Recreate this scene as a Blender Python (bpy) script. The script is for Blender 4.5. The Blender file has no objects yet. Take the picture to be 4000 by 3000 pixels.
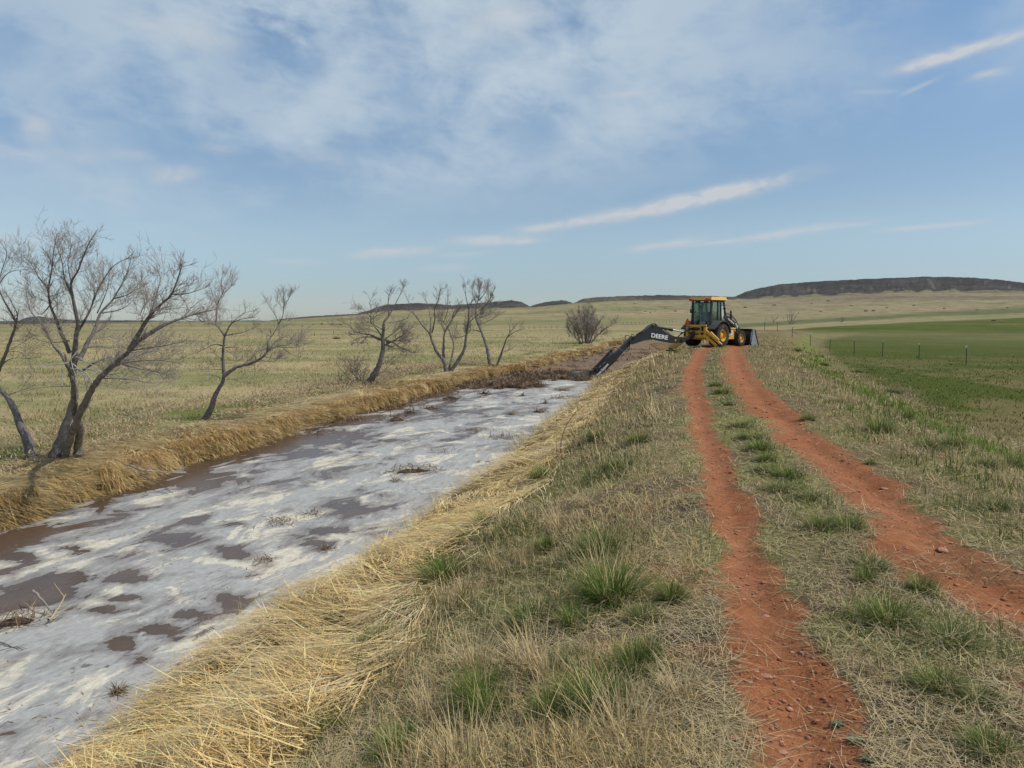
import bpy, bmesh, math, random
import numpy as np
from mathutils import Vector, Matrix

C = bpy.context.scene
COL = C.collection
rng = np.random.default_rng(7)
random.seed(7)
R_ = math.radians

# ------------------------------------------------------------------ camera
EYE = 1.6
PITCH = R_(5.0)
F = 2965.0                      # focal length in pixels of the 4000 px wide photograph
cam_d = bpy.data.cameras.new('camera')
cam_d.sensor_width = 36.0
cam_d.lens = 36.0 * F / 4000.0
cam_d.clip_start = 0.05
cam_d.clip_end = 30000
cam = bpy.data.objects.new('camera', cam_d)
cam.location = (0, 0, EYE)
cam.rotation_euler = (R_(90) - PITCH, 0, 0)
COL.objects.link(cam)
C.camera = cam

# ------------------------------------------------------------------ exposure, world, sun
C.view_settings.view_transform = 'Standard'
C.view_settings.look = 'None'
C.view_settings.exposure = 0.0
C.view_settings.gamma = 1.0
C.render.film_transparent = False
C.cycles.max_bounces = 8
C.cycles.transparent_max_bounces = 12
C.cycles.volume_bounces = 0

SUN_AZ, SUN_EL = R_(100), R_(50)       # clockwise from +Y (the view direction)
SKY_STRENGTH = 0.085
SUN_STRENGTH = 3.5


class NT:
    """small helper to write node trees"""
    def __init__(self, tree):
        self.t = tree; self.n = tree.nodes; self.l = tree.links

    def node(self, kind, **kw):
        nd = self.n.new(kind)
        for k, v in kw.items():
            setattr(nd, k, v)
        return nd

    def put(self, sock, v):
        if hasattr(v, 'is_linked'):
            self.l.new(v, sock)
        elif isinstance(v, (tuple, list)) and sock.type == 'RGBA' and len(v) == 3:
            sock.default_value = (*v, 1)
        else:
            sock.default_value = v

    def math(self, op, a, b=None, c=None, clamp=False):
        nd = self.node('ShaderNodeMath', operation=op, use_clamp=clamp)
        self.put(nd.inputs[0], a)
        if b is not None: self.put(nd.inputs[1], b)
        if c is not None: self.put(nd.inputs[2], c)
        return nd.outputs[0]

    def mix(self, fac, a, b, blend='MIX'):
        nd = self.node('ShaderNodeMix', data_type='RGBA', blend_type=blend)
        self.put(nd.inputs[0], fac); self.put(nd.inputs[6], a); self.put(nd.inputs[7], b)
        return nd.outputs[2]

    def noise(self, vec, scale, detail=4, rough=0.55, dist=0.0, lac=2.0):
        nd = self.node('ShaderNodeTexNoise')
        nd.inputs['Scale'].default_value = scale
        nd.inputs['Detail'].default_value = detail
        nd.inputs['Roughness'].default_value = rough
        nd.inputs['Distortion'].default_value = dist
        nd.inputs['Lacunarity'].default_value = lac
        if vec is not None: self.l.new(vec, nd.inputs['Vector'])
        return nd.outputs[0]

    def ramp(self, fac, lo, hi, a=0.0, b=1.0, smooth=True):
        nd = self.node('ShaderNodeMapRange', interpolation_type='SMOOTHSTEP' if smooth else 'LINEAR')
        self.put(nd.inputs[0], fac)
        nd.inputs[1].default_value = lo; nd.inputs[2].default_value = hi
        nd.inputs[3].default_value = a; nd.inputs[4].default_value = b
        return nd.outputs[0]

    def comb(self, x, y, z=0.0):
        nd = self.node('ShaderNodeCombineXYZ')
        self.put(nd.inputs[0], x); self.put(nd.inputs[1], y); self.put(nd.inputs[2], z)
        return nd.outputs[0]


def build_world():
    w = bpy.data.worlds.new('World'); C.world = w; w.use_nodes = True
    T = NT(w.node_tree)
    bg = T.n['Background']
    sky = T.node('ShaderNodeTexSky', sky_type='NISHITA')
    sky.sun_disc = False
    sky.sun_elevation = SUN_EL
    sky.sun_rotation = SUN_AZ
    sky.altitude = 1800
    sky.air_density = 1.0
    sky.dust_density = 1.2
    sky.ozone_density = 1.0
    tc = T.node('ShaderNodeTexCoord')
    sep = T.node('ShaderNodeSeparateXYZ')
    T.l.new(tc.outputs['Generated'], sep.inputs[0])
    X, Y, Z = sep.outputs
    az = T.math('ARCTAN2', X, Y)
    el = T.math('ARCSINE', Z)
    # --- the broad mottled sheet of thin cloud in the upper sky
    p = T.comb(T.math('MULTIPLY', az, 1.0), T.math('MULTIPLY', el, 1.35), 0.37)
    big = T.noise(p, 2.6, 3, 0.5, 0.3)
    mid = T.noise(p, 6.0, 6, 0.55, 0.35)
    fine = T.noise(T.comb(T.math('ADD', az, T.math('MULTIPLY', el, 0.5)), T.math('MULTIPLY', el, 2.2), 4.1), 24.0, 5, 0.6, 0.3)
    # lower limit of the sheet climbs to the right and is ragged
    edge = T.math('MULTIPLY_ADD', az, 0.135, 0.150)
    edge = T.math('ADD', edge, T.math('MULTIPLY', T.math('SUBTRACT', mid, 0.5), 0.10))
    sheet = T.ramp(T.math('SUBTRACT', el, edge), -0.035, 0.055)
    dens = T.math('ADD', T.math('MULTIPLY', big, 0.70), T.math('MULTIPLY', mid, 0.85))
    dens = T.math('ADD', dens, T.math('MULTIPLY', fine, 0.28))
    dens = T.ramp(dens, 0.66, 1.08, 0.05, 1.0)
    rightthin = T.ramp(az, 0.05, 0.5, 1.0, 0.55)
    leftdark = T.ramp(az, -0.62, -0.2, 0.75, 1.0)
    sheet = T.math('MULTIPLY', sheet, dens)
    sheet = T.math('MULTIPLY', sheet, T.math('MULTIPLY', rightthin, leftdark))
    # clear blue openings in the sheet
    for (gx, gy, rx, ry, st) in [(620, 115, 95, 65, 0.8), (25, 280, 60, 60, 0.9), (1150, 262, 70, 50, 0.55), (2080, 15, 160, 60, 0.7), (20, 90, 80, 60, 0.6), (300, 300, 130, 50, 0.4), (1290, 170, 60, 40, 0.5), (900, 190, 40, 60, 0.4), (1650, 300, 200, 40, 0.3)]:
        k = 1640.0
        ry_ = (gy - 829.5) / k
        dv = Vector(((gx - 1106) / k, math.cos(PITCH) - math.sin(PITCH) * ry_, -math.sin(PITCH) - math.cos(PITCH) * ry_)).normalized()
        du = T.math('MULTIPLY', T.math('SUBTRACT', az, math.atan2(dv.x, dv.y)), k / rx)
        de = T.math('MULTIPLY', T.math('SUBTRACT', el, math.asin(dv.z)), k / ry)
        du = T.math('ADD', du, T.math('MULTIPLY', T.math('SUBTRACT', mid, 0.5), 4.5))
        de = T.math('ADD', de, T.math('MULTIPLY', T.math('SUBTRACT', fine, 0.5), 3.0))
        q = T.math('ADD', T.math('MULTIPLY', du, du), T.math('MULTIPLY', de, de))
        sheet = T.math('MULTIPLY', sheet, T.math('SUBTRACT', 1.0, T.math('MULTIPLY', T.math('POWER', 2.718, T.math('MULTIPLY', q, -1.0)), st)))
    # --- single wisps: az, el, half length, half thickness, slope, strength
    fib = T.noise(T.comb(T.math('MULTIPLY', az, 0.5), T.math('SUBTRACT', el, T.math('MULTIPLY', az, 0.16)), 0.0), 55.0, 5, 0.65, 0.6)
    fib2 = T.noise(T.comb(az, T.math('MULTIPLY', el, 2.5), 2.0), 20.0, 4, 0.6, 0.3)
    wisps = [
        (1450, 440, 210, 13, -0.19, 0.85), (1560, 418, 110, 13, -0.22, 0.6), (1190, 488, 75, 8, -0.14, 0.6),
        (1070, 519, 85, 9, -0.02, 0.65), (1120, 522, 40, 5, -0.05, 0.4), (850, 545, 80, 9, -0.09, 0.65),
        (960, 578, 50, 6, -0.05, 0.3), (1000, 549, 50, 5, -0.05, 0.3), (1440, 528, 80, 8, -0.15, 0.6),
        (1560, 523, 60, 4, -0.1, 0.4), (1715, 501, 100, 9, -0.13, 0.6), (1830, 487, 60, 4, -0.1, 0.35),
        (2010, 489, 80, 5, -0.04, 0.5), (2100, 106, 105, 9, -0.17, 0.75), (2020, 126, 55, 12, -0.12, 0.6),
        (2137, 160, 28, 7, -0.08, 0.5), (1985, 188, 30, 4, -0.35, 0.32), (1890, 198, 40, 4, 0.1, 0.2),
        (1350, 203, 50, 5, -0.05, 0.4), (80, 275, 26, 20, 0, 0.45), (375, 375, 45, 18, 0, 0.45), (285, 335, 40, 10, 0, 0.3),
        (470, 320, 35, 9, 0.05, 0.25), (640, 565, 60, 5, 0, 0.25), (40, 330, 40, 12, 0.1, 0.3), (160, 335, 40, 10, 0, 0.25),
        (1085, 45, 70, 28, -0.1, 0.4), (400, 70, 90, 20, 0.1, 0.4), (690, 340, 50, 14, 0.1, 0.3), (30, 515, 60, 12, 0, 0.35),
    ]
    tot = None
    for (wx, wy, hl, ht, sl, st) in wisps:
        k = 1640.0
        a0 = math.atan((wx - 1106) / k)
        ry = (wy - 829.5) / k
        dv = Vector(((wx - 1106) / k, math.cos(PITCH) - math.sin(PITCH) * ry, -math.sin(PITCH) - math.cos(PITCH) * ry)).normalized()
        a0 = math.atan2(dv.x, dv.y); e0 = math.asin(dv.z)
        du = T.math('SUBTRACT', az, a0)
        de = T.math('SUBTRACT', el, e0)
        de = T.math('ADD', de, T.math('MULTIPLY', du, sl * 0.92))
        de = T.math('ADD', de, T.math('MULTIPLY', T.math('SUBTRACT', fib2, 0.5), ht / k * 1.6))
        qa = T.math('POWER', T.math('MULTIPLY', T.math('ABSOLUTE', du), k / hl), 2.6)
        qe = T.math('POWER', T.math('MULTIPLY', T.math('ABSOLUTE', de), k / ht), 2.0)
        g = T.math('POWER', 2.718, T.math('MULTIPLY', T.math('ADD', qa, qe), -1.0))
        g = T.math('MULTIPLY', g, st)
        tot = g if tot is None else T.math('ADD', tot, g)
    tot = T.math('MULTIPLY', tot, T.ramp(fib, 0.28, 0.62, 0.55, 1.35))
    m = T.math('MINIMUM', tot, 0.92)
    tint = T.mix(1.0, sky.outputs[0], T.mix(T.ramp(el, 0.10, 0.36), T.mix(T.ramp(el, 0.02, 0.12), SKY_LOW, SKY_MID), SKY_HIGH), 'MULTIPLY')
    col = T.mix(sheet, tint, VEIL)
    col = T.mix(m, col, CLOUD)
    T.l.new(col, bg.inputs[0])
    bg.inputs[1].default_value = SKY_STRENGTH


SKY_LOW = (0.89, 0.96, 1.09)
SKY_MID = (1.30, 1.28, 1.21)
SKY_HIGH = (1.46, 1.62, 1.60)
VEIL = (5.7, 6.9, 8.0)
CLOUD = (6.8, 7.1, 7.5)
build_world()

sun_d = bpy.data.lights.new('sun', 'SUN')
sun_d.energy = SUN_STRENGTH
sun_d.angle = R_(0.6)
sun_d.color = (1.0, 0.945, 0.85)
sun = bpy.data.objects.new('sun', sun_d)
sv = Vector((math.cos(SUN_EL) * math.sin(SUN_AZ), math.cos(SUN_EL) * math.cos(SUN_AZ), math.sin(SUN_EL)))
sun.rotation_euler = sv.to_track_quat('Z', 'Y').to_euler()
sun.location = (60, -10, 80)
COL.objects.link(sun)

# ------------------------------------------------------------------ generic helpers


def tag(o, label=None, cat=None, group=None, kind=None):
    if label: o['label'] = label
    if cat: o['category'] = cat
    if group: o['group'] = group
    if kind: o['kind'] = kind
    return o


def empty(name, loc, rz=0.0):
    o = bpy.data.objects.new(name, None)
    o.location = loc; o.rotation_euler = (0, 0, rz); o.empty_display_size = 0.2
    COL.objects.link(o)
    return o


def link_mesh(name, me, mat=None, parent=None):
    if mat is not None: me.materials.append(mat)
    o = bpy.data.objects.new(name, me)
    COL.objects.link(o)
    if parent is not None: o.parent = parent
    return o


def np_mesh(name, V, faces, col=None, smooth=False):
    """faces: list of integer arrays (n,k), any k"""
    me = bpy.data.meshes.new(name)
    V = np.asarray(V, dtype=np.float32)
    me.vertices.add(len(V)); me.vertices.foreach_set('co', V.ravel())
    faces = [np.asarray(f, dtype=np.int32) for f in faces if len(f)]
    nl = sum(f.size for f in faces); npoly = sum(len(f) for f in faces)
    me.loops.add(nl)
    me.loops.foreach_set('vertex_index', np.concatenate([f.ravel() for f in faces]))
    me.polygons.add(npoly)
    tot = np.concatenate([np.full(len(f), f.shape[1], dtype=np.int32) for f in faces])
    start = np.zeros(npoly, dtype=np.int32); start[1:] = np.cumsum(tot)[:-1]
    me.polygons.foreach_set('loop_start', start)
    me.polygons.foreach_set('loop_total', tot)
    if smooth:
        me.polygons.foreach_set('use_smooth', np.ones(npoly, dtype=bool))
    if col is not None:
        a = me.color_attributes.new('Col', 'FLOAT_COLOR', 'POINT')
        c4 = np.ones((len(V), 4), dtype=np.float32); c4[:, :3] = col
        a.data.foreach_set('color', c4.ravel())
    me.update(calc_edges=True)
    return me


def hash2(ix, iy, seed):
    h = (ix.astype(np.int64) * 374761393 + iy.astype(np.int64) * 668265263 + seed * 974634777) & 0x7fffffff
    h = ((h ^ (h >> 13)) * 1274126177) & 0x7fffffff
    h = (h ^ (h >> 16)) & 0xffff
    return h / 65535.0


def vnoise(x, y, seed=0):
    x = np.asarray(x, dtype=np.float64); y = np.asarray(y, dtype=np.float64)
    ix = np.floor(x); iy = np.floor(y)
    fx = x - ix; fy = y - iy
    fx = fx * fx * (3 - 2 * fx); fy = fy * fy * (3 - 2 * fy)
    a = hash2(ix, iy, seed); b = hash2(ix + 1, iy, seed); c = hash2(ix, iy + 1, seed); d = hash2(ix + 1, iy + 1, seed)
    return (a * (1 - fx) + b * fx) * (1 - fy) + (c * (1 - fx) + d * fx) * fy


def fbm(x, y, seed=0, oct=4, gain=0.5):
    s = 0; amp = 1; tot = 0
    for k in range(oct):
        s = s + amp * vnoise(np.asarray(x) * 2 ** k + 17.3 * k, np.asarray(y) * 2 ** k - 9.1 * k, seed + k)
        tot += amp; amp *= gain
    return s / tot


def sstep(x, a, b):
    t = np.clip((np.asarray(x, dtype=np.float64) - a) / (b - a), 0, 1)
    return t * t * (3 - 2 * t)


def lerp3(a, b, t):
    t = np.asarray(t)[..., None]
    return np.asarray(a) * (1 - t) + np.asarray(b) * t


def ray(u, v):
    """world direction of a pixel of the 4000x3000 photograph"""
    c = -(v - 1500.0) / F
    return np.array([(u - 2000.0) / F, math.cos(PITCH) + math.sin(PITCH) * c, -math.sin(PITCH) + math.cos(PITCH) * c])


def on_plane(u, v, z):
    d = ray(u, v); t = (z - EYE) / d[2]
    return d[0] * t, d[1] * t


# ------------------------------------------------------------------ plan of the place
WATER_Z = -1.5
XL_Y = np.array([-60, -20, 0, 5, 10.7, 14.2, 21.6, 31, 41, 47, 58, 69, 79, 92, 110, 140])
XL_X = np.array([-26, -15.2, -10.2, -9.1, -7.8, -7.1, -5.85, -3.5, -0.65, 1.35, 4.6, 7.8, 9.4, 13.5, 24, 46])
XR_Y = np.array([-60, -20, 0, 5, 7.8, 14.6, 23, 31.2, 35, 40, 50, 60, 71, 87, 97, 110, 140])
XR_X = np.array([-20, -9.4, -4.30, -3.02, -2.24, -0.52, 1.42, 3.20, 3.95, 5.1, 7.9, 10.9, 13.7, 15.6, 20, 29, 52])
RUTV = [1369, 1445, 1517, 1589, 1662, 1734, 1806, 1879, 1951, 2023, 2096, 2168, 2240]
RUTL = [2740, 2707, 2707, 2733, 2740, 2772, 2798, 2827, 2845, 2874, 2888, 2917, 2935]
RUTR = [2866, 2892, 2942, 3007, 3087, 3174, 3271, 3387, 3460, 3572, 3622, 3691, 3800]
pl = [on_plane(u, v, 0) for u, v in zip(RUTL, RUTV)]
pr = [on_plane(u, v, 0) for u, v in zip(RUTR, RUTV)]
pl += [on_plane(u, v, 0) for u, v in [(2986, 2361), (3040, 2500), (3090, 2651), (3130, 2800), (3180, 2998)]]
pl = sorted([(p[1], p[0]) for p in pl]); pr = sorted([(p[1], p[0]) for p in pr])
RL_Y = np.array([-40, 0] + [p[0] for p in pl] + [44, 60, 80, 100, 140])
RL_X = np.array([-4, 0.62] + [p[1] for p in pl] + [11.6, 17.4, 24.6, 33, 58])
RR_Y = np.array([-40, 0] + [p[0] for p in pr] + [44, 60, 80, 100, 140])
RR_X = np.array([-1.2, 2.45] + [p[1] for p in pr] + [13.2, 19.1, 26.3, 34.7, 59.7])


def XL(y): return np.interp(y, XL_Y, XL_X) + 0.50 * (vnoise(np.asarray(y) * 0.8, 3.3, 5) - 0.5) + 0.16 * (vnoise(np.asarray(y) * 2.3, 5.3, 15) - 0.5) + 0.5 * (vnoise(np.asarray(y) * 0.16, 1.3, 6) - 0.5)
def XR(y): return np.interp(y, XR_Y, XR_X) + 0.30 * (vnoise(np.asarray(y) * 0.8, 7.3, 8) - 0.5) + 0.35 * (vnoise(np.asarray(y) * 0.25, 2.3, 9) - 0.5)
def RL(y): return np.interp(y, RL_Y, RL_X)
def RR(y): return np.interp(y, RR_Y, RR_X)


R1 = 1600.0
GU = [-400, 0, 400, 700, 1000, 1200, 1400, 1500, 1800, 2070, 2250, 2400, 2900, 3100, 3500, 4000, 4400]
GV = [1277, 1275, 1270, 1265, 1258, 1243, 1230, 1214, 1207, 1200, 1184, 1176, 1168, 1159, 1143, 1143, 1150]
gd = [ray(u, v) for u, v in zip(GU, GV)]
G_AZ = np.array([math.atan2(d[0], d[1]) for d in gd]); G_EL = np.array([d[2] / math.hypot(d[0], d[1]) for d in gd])


def near_z(x, y):
    xl, xr, rl, rr = XL(y), XR(y), RL(y), RR(y)
    z = np.full(np.shape(x), -1.9)
    # left bank and left field
    d = xl - x
    lump = 0.16 * (fbm(x * 0.9, y * 0.9, 31, 3) - 0.5) * sstep(d, 0.1, 0.6) * (1 - sstep(d, 2.2, 4))
    zl = np.interp(d, [-0.25, 0.02, 0.12, 0.35, 0.9, 2.2, 4, 30], [-1.9, -1.56, -1.24, -1.14, -1.06, -1.03, -1.03, -0.98]) + lump * 0.7
    zl = zl + 0.10 * (fbm(x * 0.25, y * 0.25, 3, 3) - 0.5) * sstep(d, 0.5, 3)
    # right bank up to the track
    e = x - xr; W = np.maximum(rl - xr, 1.0)
    zr = np.interp(e / W, [-0.03, 0.0, 0.03, 0.08, 0.3, 0.55, 0.78, 0.92, 1.0], [-1.9, -1.56, -1.36, -1.26, -0.98, -0.50, -0.12, -0.01, 0])
    zr = zr + (0.20 * (fbm(x * 0.8, y * 0.8, 41, 3) - 0.5)) * sstep(e, 0.05, 0.5) * (1 - sstep(e / W, 0.55, 0.9))
    f = x - rr
    zf = np.interp(f, [0, 1.0, 2.0, 4.6, 6.4, 12, 60], [0, 0, -0.12, -1.08, -1.38, -1.42, -1.4]) + 0.10 * (fbm(x * 0.35, y * 0.35, 21, 3) - 0.5) * sstep(f, 0.6, 2.5)
    z = np.where(d > -0.25, zl, z)
    z = np.where(e > -0.03 * W, zr, z)
    z = np.where(x > rl, 0.0, z)
    z = np.where(x > rr, zf, z)
    # ruts, crown between them
    hw = rut_hw(y)
    for c, k in ((rl, 1.0), (rr, 1.0)):
        z = z - 0.045 * np.exp(-((x - c) / (hw * 0.75)) ** 2)
    mid = (rl + rr) / 2
    z = z + 0.03 * np.exp(-((x - mid) / 0.32) ** 2)
    z = z + 0.02 * (fbm(x * 3, y * 3, 77, 3) - 0.5) * (x > xr + 0.3)
    return z


def rut_hw(y):
    return np.interp(y, [0, 3, 6, 12, 25, 45], [0.19, 0.19, 0.17, 0.20, 0.24, 0.30])


def GZ(x, y):
    x = np.asarray(x, dtype=np.float64); y = np.asarray(y, dtype=np.float64)
    r = np.hypot(x, y); az = np.arctan2(x, y)
    base_far = np.where(x < np.interp(y, XL_Y, XL_X), -1.0, -1.4)
    zn = near_z(x, y)
    w = sstep(y, 98, 128)
    z = zn * (1 - w) + (-1.1) * w
    zt = EYE + R1 * np.interp(az, G_AZ, G_EL)
    s = np.clip((r - 170) / (R1 - 170), 0, 1)
    und = (fbm(x / 170, y / 170, 55, 4) - 0.5) * 9 * sstep(r, 220, 900) * (1 - 0.75 * sstep(r, 1250, 1550))
    k = s ** 1.55
    zz = z * (1 - k) + zt * k + und
    zz = np.where(r > R1, zt + und - (r - R1) * 0.02, zz)
    back = np.abs(az) > 1.2
    return np.where(back & (r > 170), z, zz)


def hit(u, v, tmax=3000):
    """where the view ray of a pixel meets the ground"""
    d = ray(u, v)
    t = np.geomspace(1.5, tmax, 6000)
    px, py, pz = d[0] * t, d[1] * t, EYE + d[2] * t
    g = GZ(px, py)
    k = np.argmax(pz < g)
    if not (pz < g).any(): k = len(t) - 1
    return float(px[k]), float(py[k]), float(g[k])


# ------------------------------------------------------------------ colour plan (albedo, plus gap shade coloured in under the straw)
def zones(x, y):
    """weights of what grows where"""
    xl, xr, rl, rr = XL(y), XR(y), RL(y), RR(y)
    hw = rut_hw(y)
    n1 = fbm(x * 1.1, y * 1.1, 101, 4) - 0.5
    n2 = fbm(x * 0.35, y * 0.35, 111, 4) - 0.5
    n3 = fbm(x * 5, y * 5, 121, 3) - 0.5
    Z = {}
    dl = np.abs(x - rl) / hw * 0.92 + n3 * 1.1 + n1 * 1.2
    # right rut has a worn apron on its inner side
    q = (x - rr) / hw
    dr = np.where(q < 0, -q * 0.50, q * 0.74) + n3 * 1.1 + n1 * 1.5
    patchy = fbm(x * 1.6, y * 1.6, 131, 3)
    brk = sstep(patchy, 0.60, 0.72) * sstep(6.0 - y, 0, 3)
    Z['rut'] = np.maximum(1 - sstep(dl, 0.75, 1.25), 1 - sstep(dr, 0.8, 1.35)) * (1 - 0.75 * brk)
    ws = np.interp(y, [0, 4, 8, 15, 30, 60], [2.7, 2.35, 1.85, 1.85, 1.6, 1.5]) + n2 * 1.1 + n1 * 0.7
    e = x - xr
    Z['strawR'] = (1 - sstep(e, ws - 0.25, ws + 0.3)) * (e > -0.5) * (x < rl - 0.8)
    dL = xl - x
    wl = np.interp(y, [5, 12, 20, 40, 80], [1.6, 1.45, 1.1, 0.8, 0.7]) + n2 * 2.2 + n1 * 0.9
    Z['strawL'] = (1 - sstep(dL, wl - 0.3, wl + 0.9)) * (dL > -0.4)
    Z['leftfield'] = (dL > 0) * 1.0
    Z['water'] = ((x > xl + 0.2) & (x < xr - 0.05)) * 1.0
    Z['shoulder'] = ((e > 0) & (x < rl)) * 1.0
    Z['mid'] = ((x >= rl) & (x <= rr)) * 1.0
    f = x - rr
    Z['f'] = f
    Z['right'] = (f > 0) * 1.0
    toe = f + n1 * 1.6 + n2 * 2.4
    Z['toe'] = np.exp(-((toe - 4.6) / 1.05) ** 2) * sstep(n2 + n1 * 0.7, -0.28, 0.0)
    Z['field'] = sstep(toe, 5.6, 7.2)
    # green share
    g = sstep(n1 + 0.8 * n2, 0.06, 0.26) * 0.75
    strip = np.exp(-((e - ws - 0.45) / 0.5) ** 2) * sstep(n1 + n2, -0.25, 0.1)      # green strip along the upper edge of the straw
    g = np.maximum(g, strip * (0.62 - 0.34 * sstep(y, 8, 16)) * Z['shoulder'])
    midc = (rl + rr) / 2 - 0.05
    g = np.maximum(g, Z['mid'] * np.exp(-((x - midc) / 0.26) ** 2) * sstep(n1 + n3 * 0.5 + n2 * 0.5, -0.12, 0.12) * sstep(y, 3.6, 6.5))
    # trampled and dry beside the left rut
    near_rut = np.exp(-((x - rl + 0.55) / 0.35) ** 2)
    g = g * (1 - 0.8 * near_rut)
    Z['g'] = g
    Z['n1'] = n1; Z['n2'] = n2; Z['n3'] = n3
    Z['e'] = e; Z['dL'] = dL; Z['ws'] = ws
    return Z


SOIL = np.array([0.272, 0.103, 0.043])
SOIL2 = np.array([0.325, 0.138, 0.070])
DUFF = np.array([0.082, 0.062, 0.042])
DRY = np.array([0.47, 0.355, 0.160])
DRY2 = np.array([0.61, 0.485, 0.25])
STRAW = np.array([0.68, 0.475, 0.185])
STRAW2 = np.array([0.80, 0.615, 0.305])
STRAW3 = np.array([0.46, 0.28, 0.085])
GREEN = np.array([0.085, 0.115, 0.022])
GREEN2 = np.array([0.155, 0.180, 0.040])
BLUEGREEN = np.array([0.10, 0.14, 0.075])
FIELD = np.array([0.064, 0.080, 0.010])
FIELDTAN = np.array([0.175, 0.132, 0.058])
RANGE = np.array([0.335, 0.272, 0.140])        # pale green-tan rangeland
RANGE_G = np.array([0.205, 0.205, 0.082])
RANGE_T = np.array([0.40, 0.315, 0.17])


def ground_colour(x, y):
    Zz = zones(x, y)
    r = np.hypot(x, y); az = np.arctan2(x, y)
    n1, n2, n3 = Zz['n1'], Zz['n2'], Zz['n3']
    c = lerp3(DUFF, DRY, np.clip(0.22 + n1 * 0.9, 0, 1))
    c = lerp3(c, GREEN2, Zz['g'] * 0.7)
    soilc = lerp3(SOIL, SOIL2, np.clip(0.4 + n1 * 1.4 + n3 * 0.6, 0, 1))
    # red soil shows through on the shoulder now and then
    c = lerp3(c, soilc, sstep(fbm(x * 1.7, y * 1.7, 207, 3), 0.64, 0.74) * Zz['shoulder'] * 0.5)
    c = lerp3(c, FIELDTAN * 0.95, Zz['right'] * 0.45)
    c = lerp3(c, GREEN2, Zz['toe'] * Zz['right'] * 0.8)
    big = fbm(x / 9, y / 9, 211, 4)
    fld = lerp3(FIELD, FIELDTAN, sstep(big + n2 * 0.9 + n1 * 0.3, 0.48, 0.72) * np.clip(1.15 - r / 80, 0.12, 0.9))
    fld = lerp3(fld, FIELD * 1.25, sstep(fbm(x / 30, y / 12, 215, 3), 0.5, 0.75) * 0.5)
    c = lerp3(c, fld, Zz['field'] * Zz['right'])
    # left rangeland
    big2 = fbm(x / 14, y / 10, 221, 4)
    rl_ = lerp3(RANGE, RANGE_G, sstep(big2 + n2 * 0.45, 0.46, 0.68) * 0.80)
    rl_ = lerp3(rl_, RANGE_T, sstep(fbm(x / 9, y / 4, 227, 4), 0.50, 0.66) * 0.75)
    gl = np.exp(-((Zz['dL'] - 2.9 + n2 * 2.5) / 0.9) ** 2) * sstep(n2 + n1 * 0.5, -0.15, 0.1)
    rl_ = lerp3(rl_, GREEN2 * 0.85, gl * 0.9)
    c = lerp3(c, rl_, Zz['leftfield'])
    st = lerp3(np.array([0.13, 0.082, 0.036]), np.array([0.30, 0.20, 0.085]), np.clip(0.45 + n1 * 1.5, 0, 1))  # ground under the straw darkened to put shadow into the gaps
    c = lerp3(c, st, np.maximum(Zz['strawR'], Zz['strawL']))
    c = lerp3(c, soilc, Zz['rut'] * (1 - sstep(y, 45, 48)))
    c = lerp3(c, np.array([0.10, 0.065, 0.042]), Zz['water'])
    # undercut bank of dark wet soil at the waterline
    wet = np.exp(-((Zz['dL'] - 0.0) / 0.12) ** 2) + np.exp(-((Zz['e']) / 0.08) ** 2)
    c = lerp3(c, np.array([0.075, 0.05, 0.033]), np.clip(wet, 0, 1) * 0.85)
    # ---- far away
    w = sstep(r, 80, 190)
    lat = az + 0.10 * (fbm(x / 240, y / 240, 305, 3) - 0.5)
    b1 = fbm(x / 260, y / 90, 301, 4); b2 = fbm(x / 90, y / 40, 311, 4); b3 = fbm(x / 30, y / 30, 317, 3)
    far = lerp3(np.array([0.205, 0.188, 0.085]), np.array([0.285, 0.23, 0.12]), sstep(b1, 0.4, 0.62))
    far = lerp3(far, np.array([0.19, 0.19, 0.075]), sstep(b2, 0.48, 0.7) * 0.7)
    red = sstep(fbm(x / 120, y / 35, 323, 3), 0.70, 0.80) * sstep(r, 300, 600)
    far = lerp3(far, np.array([0.22, 0.105, 0.06]), red * 0.65)
    # right side beyond the green field: tan strip, dark weed line, tan slope
    rb = np.interp(az, [0.20, 0.27, 0.324, 0.45, 0.60], [105, 135, 168, 270, 420])
    q = r / rb + 0.10 * (b2 - 0.5)
    rgt = sstep(az, 0.19, 0.25) * w
    tan = sstep(az, 0.1, 0.3) * sstep(q, 1.5, 2.0)
    far = lerp3(far, np.array([0.25, 0.20, 0.115]), tan * 0.7)
    strip = sstep(q, 0.97, 1.02) * (1 - sstep(q, 1.25, 1.35)) * (1 - 0.8 * sstep(az, 0.44, 0.56))
    weed = sstep(q, 1.25, 1.35) * (1 - sstep(q, 1.6, 1.9))
    dark = sstep(az, 0.25, 0.45) * sstep(r, 900, 1300)
    far = lerp3(far, np.array([0.16, 0.125, 0.082]), dark * sstep(b1, 0.35, 0.6) * 0.85)
    scr = sstep(b3, 0.62, 0.78) * sstep(r, 300, 900)
    far = lerp3(far, np.array([0.10, 0.095, 0.055]), scr * 0.5)
    far = lerp3(far, np.array([0.105, 0.115, 0.045]), weed * rgt * 0.85)
    far = lerp3(far, np.array([0.27, 0.22, 0.11]), strip * rgt * 0.85)
    far = lerp3(far, lerp3(FIELD * 1.12, FIELDTAN * 0.80, sstep(fbm(x / 42, y / 20, 341, 4) + (b3 - 0.5) * 0.4, 0.46, 0.66) * 0.62), rgt * (1 - sstep(q, 0.94, 1.0)))
    mott = fbm(x / 11, y / 7, 331, 4) - 0.5; mott2 = fbm(x / 2.6, y / 4, 337, 3) - 0.5
    far = far * (1 + 0.75 * mott + 0.45 * mott2)[..., None]
    c = lerp3(c, far, w)
    return np.clip(c, 0.01, 0.9)


# ------------------------------------------------------------------ materials
MATS = {}


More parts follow.
